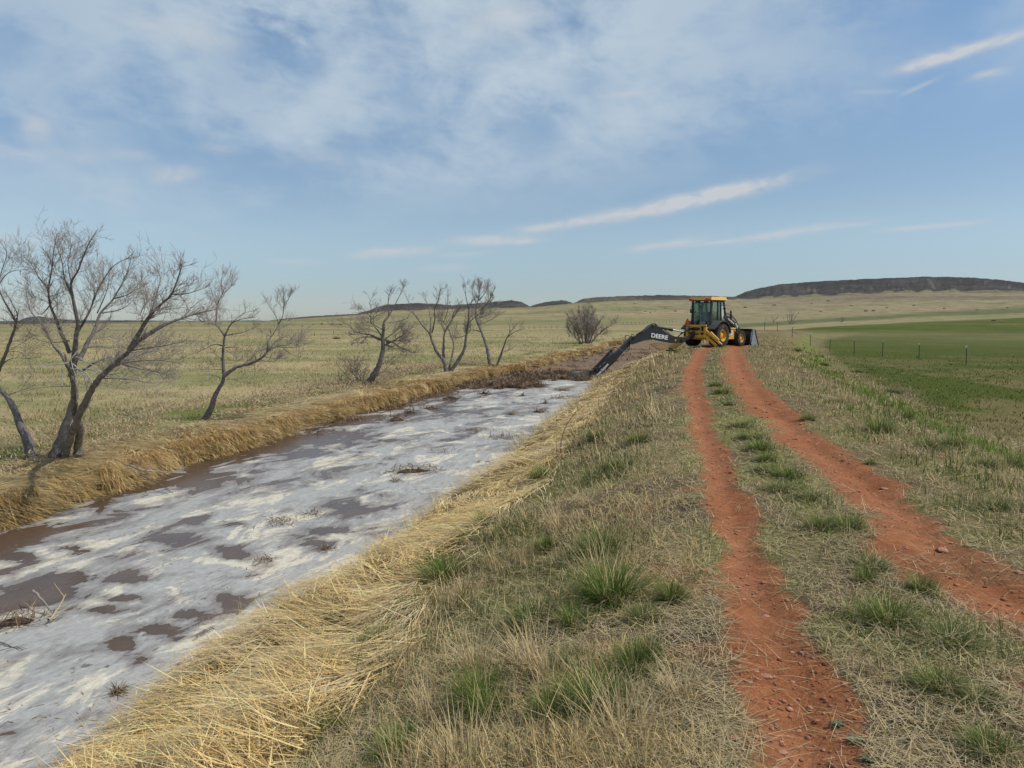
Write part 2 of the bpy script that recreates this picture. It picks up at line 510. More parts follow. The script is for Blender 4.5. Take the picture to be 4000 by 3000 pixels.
def mat_vcol(name, rough=0.9, spec=0.2, trans=0.0, detail=None, bump=0.0, bscale=40):
    m = bpy.data.materials.new(name); m.use_nodes = True
    T = NT(m.node_tree); b = T.n['Principled BSDF']
    at = T.node('ShaderNodeAttribute', attribute_name='Col')
    col = at.outputs['Color']
    tc = T.node('ShaderNodeTexCoord').outputs['Object']
    if detail:
        for (sc, lo, hi) in detail:
            nz = T.noise(tc, sc, 5, 0.65)
            v = T.ramp(nz, 0.3, 0.7, lo, hi, False)
            col = T.mix(1.0, col, T.comb(v, v, v), 'MULTIPLY')
    T.put(b.inputs['Base Color'], col)
    b.inputs['Roughness'].default_value = rough
    b.inputs['Specular IOR Level'].default_value = spec
    if bump:
        bp = T.node('ShaderNodeBump'); bp.inputs['Strength'].default_value = bump; bp.inputs['Distance'].default_value = 0.02
        T.l.new(T.noise(tc, bscale, 6, 0.7), bp.inputs['Height'])
        T.l.new(bp.outputs[0], b.inputs['Normal'])
    if trans:
        tr = T.node('ShaderNodeBsdfTranslucent'); T.put(tr.inputs[0], col)
        mx = T.node('ShaderNodeMixShader'); mx.inputs[0].default_value = trans
        T.l.new(b.outputs[0], mx.inputs[1]); T.l.new(tr.outputs[0], mx.inputs[2])
        T.l.new(mx.outputs[0], T.n['Material Output'].inputs[0])
    return m


def mat(name, col, rough=0.6, metal=0.0, spec=0.4, var=0.15, scale=8, bump=0.0, bscale=30, dirt=None):
    m = bpy.data.materials.new(name); m.use_nodes = True
    T = NT(m.node_tree); b = T.n['Principled BSDF']
    tc = T.node('ShaderNodeTexCoord').outputs['Object']
    nz = T.noise(tc, scale, 5, 0.6)
    v = T.ramp(nz, 0.3, 0.7, 1 - var, 1 + var, False)
    c = T.mix(1.0, col, T.comb(v, v, v), 'MULTIPLY')
    if dirt:
        nd = T.noise(tc, 5.0, 6, 0.7)
        c = T.mix(T.ramp(nd, 0.5, 0.72, 0, dirt[1]), c, dirt[0])
    T.put(b.inputs['Base Color'], c)
    b.inputs['Roughness'].default_value = rough
    b.inputs['Metallic'].default_value = metal
    b.inputs['Specular IOR Level'].default_value = spec
    if bump:
        bp = T.node('ShaderNodeBump'); bp.inputs['Strength'].default_value = bump; bp.inputs['Distance'].default_value = 0.02
        T.l.new(T.noise(tc, bscale, 5, 0.65), bp.inputs['Height'])
        T.l.new(bp.outputs[0], b.inputs['Normal'])
    return m


M_GROUND = mat_vcol('ground', 0.95, 0.1, detail=[(2.3, 0.85, 1.15), (14, 0.75, 1.25), (70, 0.7, 1.3)], bump=0.9, bscale=35)
M_GRASS = mat_vcol('grass_blades', 0.7, 0.10, trans=0.20)
M_STRAW = mat_vcol('straw_blades', 0.5, 0.22, trans=0.10)
M_STONE = mat_vcol('stones', 0.9, 0.2, detail=[(60, 0.8, 1.2)], bump=0.4, bscale=120)
M_HILL = mat_vcol('hill_scrub', 0.95, 0.1, detail=[(0.012, 0.75, 1.25), (0.06, 0.65, 1.35), (0.2, 0.6, 1.4)])

# ------------------------------------------------------------------ the ground: one sheet out to the horizon


def build_ground():
    fine = np.arange(-52, 52.01, 0.15)
    rest = np.concatenate([np.arange(-180, -52, 4.0), fine, np.arange(52.5, 180, 4.0)])
    az = np.radians(rest)
    r = [0.25]
    while r[-1] < 75: r.append(r[-1] * 1.0105 + 0.002)
    while r[-1] < 12000: r.append(r[-1] * 1.025)
    r = np.array(r)
    A, Rr = np.meshgrid(az, r)
    x = Rr * np.sin(A); y = Rr * np.cos(A)
    z = GZ(x, y)
    na, nr = len(az), len(r)
    V = np.stack([x, y, z], -1).reshape(-1, 3)
    col = ground_colour(x.ravel(), y.ravel())
    V = np.vstack([V, [[0, 0, float(GZ(0.0, 0.0))]]]); col = np.vstack([col, col[:1]])
    i = np.arange(nr - 1)[:, None]; j = np.arange(na)[None, :]; j2 = (j + 1) % na
    q = np.stack([i * na + j, i * na + j2, (i + 1) * na + j2, (i + 1) * na + j], -1).reshape(-1, 4)[:, ::-1]
    jj = np.arange(na); c = nr * na
    t = np.stack([np.full(na, c), (jj + 1) % na, jj], -1)
    me = np_mesh('ground', V, [q, t], col, smooth=True)
    tag(link_mesh('ground', me, M_GROUND), 'open prairie ground sloping up to distant hills', 'ground', kind='structure')


build_ground()

# ------------------------------------------------------------------ water with foam


def build_water():
    ys = np.concatenate([np.arange(-25, 3, 0.5), np.arange(3, 24, 0.09), np.arange(24, 60, 0.25), np.arange(60, 118, 1.0)])
    n = 64
    xl = np.interp(ys, XL_Y, XL_X) - 0.9; xr = np.interp(ys, XR_Y, XR_X) + 0.7
    t = np.linspace(0, 1, n)
    X = xl[:, None] * (1 - t) + xr[:, None] * t
    Y = np.repeat(ys[:, None], n, 1)
    V = np.stack([X, Y, np.full_like(X, WATER_Z)], -1).reshape(-1, 3)
    i = np.arange(len(ys) - 1)[:, None]; j = np.arange(n - 1)[None, :]
    q = np.stack([i * n + j, i * n + j + 1, (i + 1) * n + j + 1, (i + 1) * n + j], -1).reshape(-1, 4)
    # coordinates that run with the flow: across, along
    mid = (np.interp(ys, XL_Y, XL_X) + np.interp(ys, XR_Y, XR_X)) / 2
    s = np.concatenate([[0], np.cumsum(np.hypot(np.diff(ys), np.diff(mid)))])
    fl = np.zeros((len(V), 3), np.float32)
    fl[:, 0] = (X - mid[:, None]).ravel() * 0.96; fl[:, 1] = np.repeat(s, n)
    fl[:, 2] = Y.ravel()
    me = np_mesh('water', V, [q])
    # where the photograph shows the foam torn open: centre pixel and size of each patch, laid out on the water in metres
    bias = np.zeros(len(V), np.float32)
    for (zx, zy, zw, zh) in [(670, 840, 90, 62), (860, 775, 130, 40), (790, 940, 78, 34), (965, 825, 50, 50), (1220, 600, 90, 55), (1040, 690, 85, 34), (650, 602, 170, 26), (480, 662, 180, 34), (220, 590, 230, 75), (460, 345, 110, 42), (980, 285, 170, 40),
                             (1280, 370, 80, 28), (1740, 315, 95, 30), (1740, 240, 65, 20), (1880, 116, 80, 18), (1250, 200, 65, 20), (1030, 180, 55, 16), (700, 500, 160, 34), (330, 500, 150, 40), (1180, 330, 90, 30), (100, 380, 90, 26), (545, 1018, 50, 12), (20, 1320, 60, 30)]:
        u, v = zx * 1600 / 2212.0, 1900 + zy * 1600 / 2212.0
        cx, cy = on_plane(u, v, WATER_Z)
        hw, hh = zw * 0.723 * cy / F, zh * 0.723 * cy * cy / (3.1 * F)
        qx = (V[:, 0] - cx - (V[:, 1] - cy) * cx / cy) / hw; qy = (V[:, 1] - cy) / hh
        bias = np.maximum(bias, np.exp(-(qx ** 2 + qy ** 2) * 0.8))
    ba = me.attributes.new('torn', 'FLOAT', 'POINT'); ba.data.foreach_set('value', bias.astype(np.float32))
    a = me.attributes.new('flow', 'FLOAT_VECTOR', 'POINT'); a.data.foreach_set('vector', fl.ravel())
    m = bpy.data.materials.new('foamy_water'); m.use_nodes = True
    T = NT(m.node_tree); b = T.n['Principled BSDF']
    at = T.node('ShaderNodeAttribute', attribute_name='flow')
    sp = T.node('ShaderNodeSeparateXYZ'); T.l.new(at.outputs['Vector'], sp.inputs[0])
    ac, al, yy = sp.outputs
    p = T.comb(ac, T.math('MULTIPLY', al, 0.55), 0.0)
    p2 = T.comb(ac, T.math('MULTIPLY', al, 0.30), 3.0)
    n_big = T.noise(p, 0.55, 3, 0.5, 0.6)
    n_mid = T.noise(p, 1.7, 10, 0.64, 0.7)
    n_fine = T.noise(p2, 7.0, 9, 0.76, 0.6)
    n_tiny = T.noise(p, 38.0, 5, 0.7)
    n_gr = T.noise(p, 17.0, 8, 0.8)
    # open brown water where the foam is torn; more on the far side
    side = T.ramp(ac, -2.7, 0.6, 0.115, -0.01)
    hole = T.math('ADD', T.math('MULTIPLY', n_big, 0.55), T.math('MULTIPLY', n_mid, 0.75))
    hole = T.math('ADD', hole, T.math('MULTIPLY', n_fine, 0.10))
    hole = T.math('ADD', hole, side)
    torn = T.node('ShaderNodeAttribute', attribute_name='torn')
    hole = T.math('ADD', hole, T.math('MULTIPLY', torn.outputs['Fac'], 0.20))
    hole = T.math('SUBTRACT', hole, T.ramp(yy, 20.0, 16.0, 0.0, 0.035))
    open_ = T.ramp(hole, 0.772, 0.782)
    thin = T.ramp(hole, 0.64, 0.77)
    cream = T.ramp(T.noise(p, 1.35, 10, 0.70, 0.8), 0.515, 0.565)
    specks = T.ramp(n_tiny, 0.64, 0.72)
    foam = T.mix(cream, (0.375, 0.368, 0.350), (0.60, 0.55, 0.44))
    foam = T.mix(T.math('MULTIPLY', thin, 0.75), foam, (0.185, 0.165, 0.16))
    foam = T.mix(T.ramp(n_fine, 0.50, 0.64, 0.0, 0.55), foam, (0.20, 0.18, 0.17))
    foam = T.mix(T.ramp(n_fine, 0.40, 0.28, 0.0, 0.6), foam, (0.62, 0.61, 0.57))
    gv = T.ramp(n_gr, 0.32, 0.68, 0.72, 1.25, False)
    foam = T.mix(1.0, foam, T.comb(gv, gv, gv), 'MULTIPLY')
    fleck = T.ramp(T.noise(p2, 3.2, 8, 0.72, 0.4), 0.635, 0.655)
    foam = T.mix(T.math('MULTIPLY', fleck, 0.85), foam, (0.115, 0.085, 0.066))
    foam = T.mix(T.math('MULTIPLY', specks, 0.5), foam, (0.16, 0.12, 0.09))
    water_c = T.mix(T.ramp(n_mid, 0.4, 0.7), (0.085, 0.056, 0.04), (0.115, 0.075, 0.05))
    far = T.ramp(yy, 37, 43)
    mud = T.mix(T.noise(p2, 1.4, 5, 0.6), (0.15, 0.098, 0.062), (0.24, 0.165, 0.105))
    c = T.mix(open_, foam, water_c)
    c = T.mix(far, c, mud)
    T.put(b.inputs['Base Color'], c)
    ro = T.math('MULTIPLY_ADD', open_, -0.40, 0.62)
    ro = T.math('MAXIMUM', ro, T.math('MULTIPLY', far, 0.95))
    T.put(b.inputs['Roughness'], ro)
    b.inputs['IOR'].default_value = 1.33
    T.put(b.inputs['Specular IOR Level'], T.math('MULTIPLY_ADD', open_, 0.25, 0.18))
    h = T.math('ADD', T.math('MULTIPLY', T.noise(p2, 5.0, 4, 0.6), 0.6), T.math('MULTIPLY', T.math('SUBTRACT', 1.0, open_), 0.5))
    h = T.math('ADD', h, T.math('MULTIPLY', n_fine, 0.35))
    bp = T.node('ShaderNodeBump'); bp.inputs['Strength'].default_value = 0.28; bp.inputs['Distance'].default_value = 0.03
    T.l.new(h, bp.inputs['Height']); T.l.new(bp.outputs[0], b.inputs['Normal'])
    tag(link_mesh('water', me, m), 'brown ditch water covered with torn grey foam', 'water', kind='structure')


build_water()

# ------------------------------------------------------------------ hills on the skyline


def build_hill(name, label, pts, rfront, depth, col_a, col_b, foot, seed, rough=1.0):
    """pts: skyline pixels; the crest stands `foot` metres behind the front edge of the hill"""
    du = [p[0] for p in pts]
    us = np.arange(du[0], du[-1] + 0.1, 4.0)
    vs = np.interp(us, du, [p[1] for p in pts])
    vs = vs + (fbm(us / 22, us * 0 + seed, seed, 3) - 0.5) * 3.0 * rough + (vnoise(us / 5.0, us * 0 + seed, seed + 3) - 0.5) * 2.0 * rough
    dirs = np.array([ray(u, v) for u, v in zip(us, vs)])
    az = np.arctan2(dirs[:, 0], dirs[:, 1]); te = dirs[:, 2] / np.hypot(dirs[:, 0], dirs[:, 1])
    crest_r = rfront + foot
    zc = EYE + crest_r * te
    tt = np.concatenate([np.linspace(-0.12, 1, 26), np.linspace(1.08, 1 + depth / foot, 14)])
    A, Tt = np.meshgrid(az, tt)
    gul = fbm(A * 90, Tt * 1.6, seed + 11, 4)
    Rr = rfront + foot * Tt
    x = Rr * np.sin(A); y = Rr * np.cos(A)
    g = GZ(x, y)
    zc2 = np.repeat(zc[None, :], len(tt), 0)
    pr = np.interp(Tt, [-0.12, 0.0, 0.25, 0.6, 0.85, 1.0, 1.4, 1 + depth / foot], [-0.08, 0.0, 0.14, 0.50, 0.84, 1.0, 1.0, -0.2])
    pr = pr - (gul - 0.5) * 0.30 * np.clip(np.sin(np.clip(Tt, 0, 1) * math.pi), 0, 1) * rough
    base = np.minimum(g, zc2)
    z = base - 3 * (Tt < 0) + (zc2 - base) * pr
    V = np.stack([x, y, z], -1).reshape(-1, 3)
    n = len(az)
    i = np.arange(len(tt) - 1)[:, None]; j = np.arange(n - 1)[None, :]
    q = np.stack([i * n + j, i * n + j + 1, (i + 1) * n + j + 1, (i + 1) * n + j], -1).reshape(-1, 4)[:, ::-1]
    nn = fbm(x / 60, y / 60 + z / 9, seed + 5, 4)
    c = lerp3(col_a * 0.68, col_b * 0.72, sstep(nn, 0.36, 0.66))
    spots = sstep(fbm(A * 900, Tt * 9, seed + 21, 3), 0.56, 0.66)
    c = lerp3(c, np.array([0.035, 0.036, 0.026]), spots * 0.7)
    pale = sstep(fbm(A * 260, Tt * 5, seed + 29, 3), 0.72, 0.8) * (Tt > 0.3)
    c = lerp3(c, np.array([0.20, 0.165, 0.13]), pale * 0.35)
    grass_toe = 1 - sstep(Tt + (gul - 0.5) * 0.5, 0.02, 0.22)
    c = lerp3(c, np.array([0.19, 0.17, 0.09]), grass_toe * 0.85)
    me = np_mesh(name, V, [q], c.reshape(-1, 3), smooth=True)
    tag(link_mesh(name, me, M_HILL), label, 'hill', kind='structure')


DK = np.array([0.066, 0.056, 0.048]); DK2 = np.array([0.115, 0.092, 0.072])
LB = np.array([0.075, 0.07, 0.066]); LB2 = np.array([0.11, 0.10, 0.09])
build_hill('plateau', 'low dark plateau along the far left horizon',
           [(-500, 1262), (-100, 1256), (40, 1254), (150, 1252), (500, 1251), (700, 1254), (1000, 1252), (1140, 1256)], 2700, 500, LB, LB2, 260, 401, 0.5)
build_hill('dark_hill', 'small dark rounded hill behind the left trees',
           [(20, 1275), (60, 1258), (105, 1239), (150, 1235), (215, 1244), (290, 1250), (380, 1262)], 2200, 300, LB, LB2, 180, 402, 0.4)
build_hill('low_hill', 'low grassy hill with a dark scrubby rim',
           [(1020, 1258), (1060, 1251), (1120, 1243), (1230, 1234), (1330, 1229), (1430, 1224), (1520, 1226)], 1550, 260, DK2, np.array([0.15, 0.135, 0.075]), 150, 403, 0.4)
build_hill('scrubby_hill', 'long dark scrubby hill behind the middle trees',
           [(1400, 1222), (1449, 1210), (1475, 1199), (1509, 1190), (1560, 1187), (1623, 1183), (1700, 1187), (1772, 1192), (1800, 1189), (1850, 1186), (1920, 1180), (1996, 1173), (2036, 1179), (2055, 1188), (2072, 1198), (2090, 1206)],
           1600, 350, DK, DK2, 170, 404)
build_hill('scrubby_knoll', 'small dark knoll between the long hill and the ridge',
           [(2062, 1200), (2078, 1193), (2110, 1184), (2150, 1178), (2195, 1173), (2215, 1176), (2232, 1182), (2260, 1192)], 1620, 300, DK, DK2, 140, 405)
build_hill('ridge', 'long low ridge behind the excavating machine',
           [(2215, 1190), (2250, 1180), (2275, 1169), (2308, 1163), (2380, 1158), (2480, 1155), (2580, 1152), (2706, 1154), (2800, 1157), (2869, 1160), (2960, 1164), (3040, 1170)],
           1600, 350, np.array([0.085, 0.07, 0.054]), np.array([0.155, 0.125, 0.08]), 150, 406)
build_hill('mesa', 'broad dark flat topped mesa at the right',
           [(2820, 1168), (2872, 1158), (2905, 1143), (2953, 1128), (3000, 1119), (3053, 1109), (3150, 1102), (3288, 1094), (3450, 1087), (3605, 1081), (3740, 1082), (3846, 1087), (3920, 1094), (4000, 1104), (4150, 1122), (4350, 1150), (4500, 1165)],
           1560, 700, DK, np.array([0.092, 0.076, 0.064]), 330, 407)

# ------------------------------------------------------------------ blades of grass


def blades(P, head, length, lean, width, col, curve, nseg=2, twist=None, droop=None, lift=None):
    """P (n,3) base points; head azimuth; lean 0 = upright .. 1 = flat; curve bends further towards the heading"""
    n = len(P)
    hx, hy = np.cos(head), np.sin(head)
    tw = head + np.pi / 2 if twist is None else twist
    wx, wy = np.cos(tw), np.sin(tw)
    rows = []
    ts = np.linspace(0, 1, nseg + 1)
    ang0 = lean * np.pi / 2
    hor = np.zeros(n); ver = np.zeros(n)
    px, py, pz = P[:, 0].copy(), P[:, 1].copy(), P[:, 2].copy()
    for k, t in enumerate(ts):
        if k:
            a = ang0 + curve * (t - 0.5 / nseg) * 1.3
            ds = length / nseg
            hor = hor + np.sin(a) * ds; ver = ver + np.cos(a) * ds
        w = width * (1 - 0.75 * t) * 0.5
        cx = px + hx * hor; cy = py + hy * hor; cz = pz + ver
        if k < nseg:
            rows.append(np.stack([cx - wx * w, cy - wy * w, cz], -1)); rows.append(np.stack([cx + wx * w, cy + wy * w, cz], -1))
        else:
            rows.append(np.stack([cx, cy, cz], -1))
    nv = 2 * nseg + 1
    V = np.stack(rows, 1).reshape(-1, 3)
    b = np.arange(n)[:, None] * nv
    quads = []
    for k in range(nseg - 1):
        quads.append(b + np.array([[2 * k, 2 * k + 1, 2 * k + 3, 2 * k + 2]]))
    tri = b + np.array([[2 * (nseg - 1), 2 * (nseg - 1) + 1, 2 * nseg]])
    Q = np.concatenate(quads) if quads else np.zeros((0, 4), int)
    return V, Q, tri, np.repeat(col, nv, 0)


def join(parts):
    Vs, Qs, Ts, Cs = [], [], [], []
    o = 0
    for V, Q, Tt, c in parts:
        Vs.append(V); Qs.append(Q + o); Ts.append(Tt + o); Cs.append(c); o += len(V)
    return np.concatenate(Vs), np.concatenate(Qs), np.concatenate(Ts), np.concatenate(Cs)


def stuff(name, parts, m, label, cat):
    V, Q, Tt, c = join(parts)
    me = np_mesh(name, V, [Q, Tt], c)
    return tag(link_mesh(name, me, m), label, cat, kind='stuff')


def scatter(n, r0, r1, a0=-39, a1=39):
    """points in plan whose density falls with the square of the distance"""
    az = np.radians(rng.uniform(a0, a1, n))
    r = r0 * (r1 / r0) ** rng.random(n)
    return r * np.sin(az), r * np.cos(az)


def jit(c, s):
    n = len(c)
    return np.clip(c * (1 + (rng.random((n, 1)) - 0.5) * s) * (1 + (rng.random((n, 3)) - 0.5) * 0.10), 0.012, 0.9)


# where single green tufts stand: pixels of the 2212 px wide view and half width
TUFT_MID = [(2050, 1370, 60), (1880, 1215, 45), (1920, 1330, 55), (1990, 1270, 28), (2030, 1480, 50), (2120, 1510, 40), (1690, 1050, 34), (1750, 1068, 36), (1660, 1010, 26), (1830, 1130, 34), (1560, 845, 16), (1600, 915, 26),
       (1625, 940, 28), (1570, 870, 18), (1545, 830, 14), (1700, 1022, 26), (1640, 965, 28), (1870, 1252, 20), (1770, 1135, 24), (2140, 1620, 45), (1880, 1000, 12), (1655, 990, 20)]
TUFT_BANK = [(1320, 1275, 62), (1160, 1330, 50), (1240, 1430, 40), (1040, 1500, 55), (1280, 1510, 58), (1060, 1540, 40), (1370, 1440, 40), (1400, 1420, 28), (960, 1240, 40), (900, 1310, 40), (830, 1390, 40), (1240, 1345, 30), (1330, 1010, 22), (1290, 940, 20),
      (1380, 950, 20), (1180, 1028, 26), (1190, 1540, 40), (1450, 1290, 30), (760, 1430, 34), (1010, 1155, 30), (1050, 1130, 24), (1300, 1180, 40), (700, 1580, 40), (860, 1620, 44), (1180, 1180, 26), (1390, 1330, 30)]
TUFT_RIGHT = [(1900, 925, 30), (2000, 960, 34), (1920, 840, 22), (1850, 800, 16), (1780, 785, 14), (2060, 960, 30), (2120, 1000, 30), (1720, 755, 12), (2180, 1005, 34), (1950, 900, 22), (2160, 1090, 34), (1745, 905, 14)]
TUFTS = (TUFT_MID, TUFT_BANK, TUFT_RIGHT)


def tuft_place(x, y, w):
    gx, gy, gz = hit(x * 4000 / 2212.0, y * 4000 / 2212.0 + w * 0.5)
    return gx, gy, gz, w * 1.808 * gy / F / 0.24 * 1.3 * (1.4 if x < 1500 else 1.15)


TUFT_XYR = np.array([(lambda t: (t[0], t[1], 0.13 * t[3]))(tuft_place(*q)) for q in TUFT_MID + TUFT_BANK + TUFT_RIGHT])


def off_tufts(x, y):
    ok = np.ones(len(x), bool)
    for tx, ty, tr in TUFT_XYR:
        ok &= (x - tx) ** 2 + (y - ty) ** 2 > tr * tr
    return ok


def build_dry_grass():
    parts_dry, parts_green = [], []
    N = 640000
    x, y = scatter(N, 1.7, 75)
    Z = zones(x, y)
    r = np.hypot(x, y)
    keep = (x > XR(y) + 0.1) & (rng.random(N) > sstep(r, 48, 75) * 0.9)
    keep &= rng.random(N) > Z['rut'] * 0.965 * (1 - sstep(y, 45, 48))
    keep &= ~((Z['field'] > 0.5) & (rng.random(N) > 0.75))
    cl = fbm(x * 5.5, y * 5.5, 521, 3) * 0.6 + fbm(x * 1.7, y * 1.7, 523, 2) * 0.4
    keep &= rng.random(N) < 0.16 + 1.0 * sstep(cl, 0.40, 0.62)
    keep &= off_tufts(x, y)
    straw = Z['strawR'] * Z['shoulder']
    keep &= rng.random(N) > straw * 0.93
    x, y, r, straw = x[keep], y[keep], r[keep], straw[keep]
    Z = {k: v[keep] for k, v in Z.items()}
    n = len(x)
    z = GZ(x, y)
    lod = np.maximum(0.0046, 0.00085 * r)
    fld = Z['field'] * Z['right']
    toe = Z['toe'] * Z['right']
    gshare = np.clip(Z['g'] * (0.74 - 0.22 * Z['shoulder'] * sstep(y, 6, 14)) + fld * (0.80 - 0.45 * sstep(fbm(x / 9, y / 9, 211, 4) + Z['n2'] * 0.9 + Z['n1'] * 0.3, 0.48, 0.72) * np.clip(1.25 - r / 80, 0, 1)) + toe * 0.85 + 0.04, 0, 0.95)
    isg = rng.random(n) < gshare
    # how tall: trampled in the track, taller on the shoulder
    rl, rr = RL(y), RR(y)
    tramp = np.maximum(np.exp(-((x - rl) / 0.75) ** 2), np.exp(-((x - rr) / 0.7) ** 2))
    tall = fbm(x * 0.8, y * 0.8, 501, 3)
    clump = fbm(x * 3.3, y * 3.3, 505, 3)
    h = 0.11 + 0.15 * sstep(tall, 0.42, 0.68) * Z['shoulder'] + 0.12 * sstep(clump, 0.5, 0.72)
    h = h * np.where(rng.random(N if False else n) < 0.07, 1.8, 1.0)
    h = h * (1 - 0.62 * tramp) * (1 - 0.25 * Z['shoulder'] * (1 - sstep(y, 5, 12)))
    h = np.where(Z['right'] > 0, np.minimum(h, 0.20) * (1 - 0.40 * fld) + 0.10 * toe, h)
    h = h * rng.uniform(0.5, 1.25, n)
    lean = np.clip(rng.normal(0.50, 0.32, n) + tramp * 0.34, 0, 1.02)
    head = rng.uniform(0, 2 * np.pi, n)
    cv = rng.uniform(-0.3, 1.9, n)
    d1 = rng.random(n)
    greyer = sstep(fbm(x * 0.7, y * 0.7, 517, 3), 0.45, 0.7)
    cd = lerp3(DRY, DRY2, d1)
    cd = lerp3(cd, np.array([0.55, 0.39, 0.19]), (rng.random(n) < 0.25) * 0.8)
    cd = lerp3(cd, np.array([0.43, 0.375, 0.275]), greyer * 0.35)
    cd = lerp3(cd, DUFF, (rng.random(n) < 0.25) * 0.6)
    rgt = Z['right']
    cd = lerp3(cd, np.array([0.34, 0.285, 0.15]), rgt * 0.5 + fld * 0.3)
    cd = lerp3(cd, np.array([0.34, 0.265, 0.165]), Z['mid'] * 0.55 * (rng.random(n) < 0.8))
    cg = lerp3(GREEN, GREEN2, rng.random(n))
    cg = lerp3(cg, BLUEGREEN, (rng.random(n) < 0.3) * 0.7)
    cg = lerp3(cg, FIELD * 1.35, fld * 0.8)
    cg = lerp3(cg, np.array([0.14, 0.22, 0.03]), toe * 0.95)
    P = np.stack([x, y, z - 0.01], -1)
    wd = lod * rng.uniform(0.7, 1.4, n)
    k = ~isg
    parts_dry.append(blades(P[k], head[k], h[k] * 1.15, lean[k], wd[k], jit(cd[k], 0.85), cv[k]))
    k = isg
    parts_green.append(blades(P[k], head[k], h[k] * 0.95 + 0.02, np.clip(lean[k] - 0.15, 0, 1), wd[k] * 1.1, jit(cg[k], 0.8), cv[k] * 0.8))
    # litter: broken stems lying flat, lighter than the soil
    N = 90000
    x, y = scatter(N, 1.7, 22)
    Z = zones(x, y)
    keep = (x > XR(y) + 0.4) & (rng.random(N) > Z['rut'] * 0.93) & (Z['field'] < 0.5) & (rng.random(N) > Z['strawR'])
    x, y = x[keep], y[keep]; n = len(x); r = np.hypot(x, y)
    P = np.stack([x, y, GZ(x, y) + rng.uniform(0.0, 0.035, n)], -1)
    c = lerp3(DRY2 * 0.92, np.array([0.42, 0.35, 0.23]), rng.random(n))
    parts_dry.append(blades(P, rng.uniform(0, 6.28, n), rng.uniform(0.05, 0.22, n), rng.uniform(0.86, 1.02, n), np.maximum(0.003, 0.0007 * r) * rng.uniform(0.7, 1.3, n), jit(c, 0.5), rng.uniform(-0.4, 0.3, n)))
    # seed stalks standing on the shoulder
    N = 5000
    x, y = scatter(N, 2.2, 30)
    Z = zones(x, y)
    keep = (Z['shoulder'] > 0) & (Z['strawR'] < 0.5) & (x < RL(y) - 0.6) & (fbm(x * 0.8, y * 0.8, 501, 3) > 0.47)
    x, y = x[keep], y[keep]; n = len(x); r = np.hypot(x, y)
    P = np.stack([x, y, GZ(x, y)], -1)
    parts_dry.append(blades(P, rng.uniform(0, 6.28, n), rng.uniform(0.2, 0.42, n), rng.uniform(0.05, 0.5, n), np.maximum(0.003, 0.0006 * r), jit(np.tile([[0.50, 0.39, 0.21]], (n, 1)), 0.4), rng.uniform(0, 0.6, n), nseg=3))
    stuff('dry_grass', parts_dry, M_GRASS, 'pale dry prairie grass covering the banks and verges of the track', 'grass')
    stuff('green_grass', parts_green, M_GRASS, 'fresh green spring grass among the dry stems and in the right field', 'grass')


build_dry_grass()


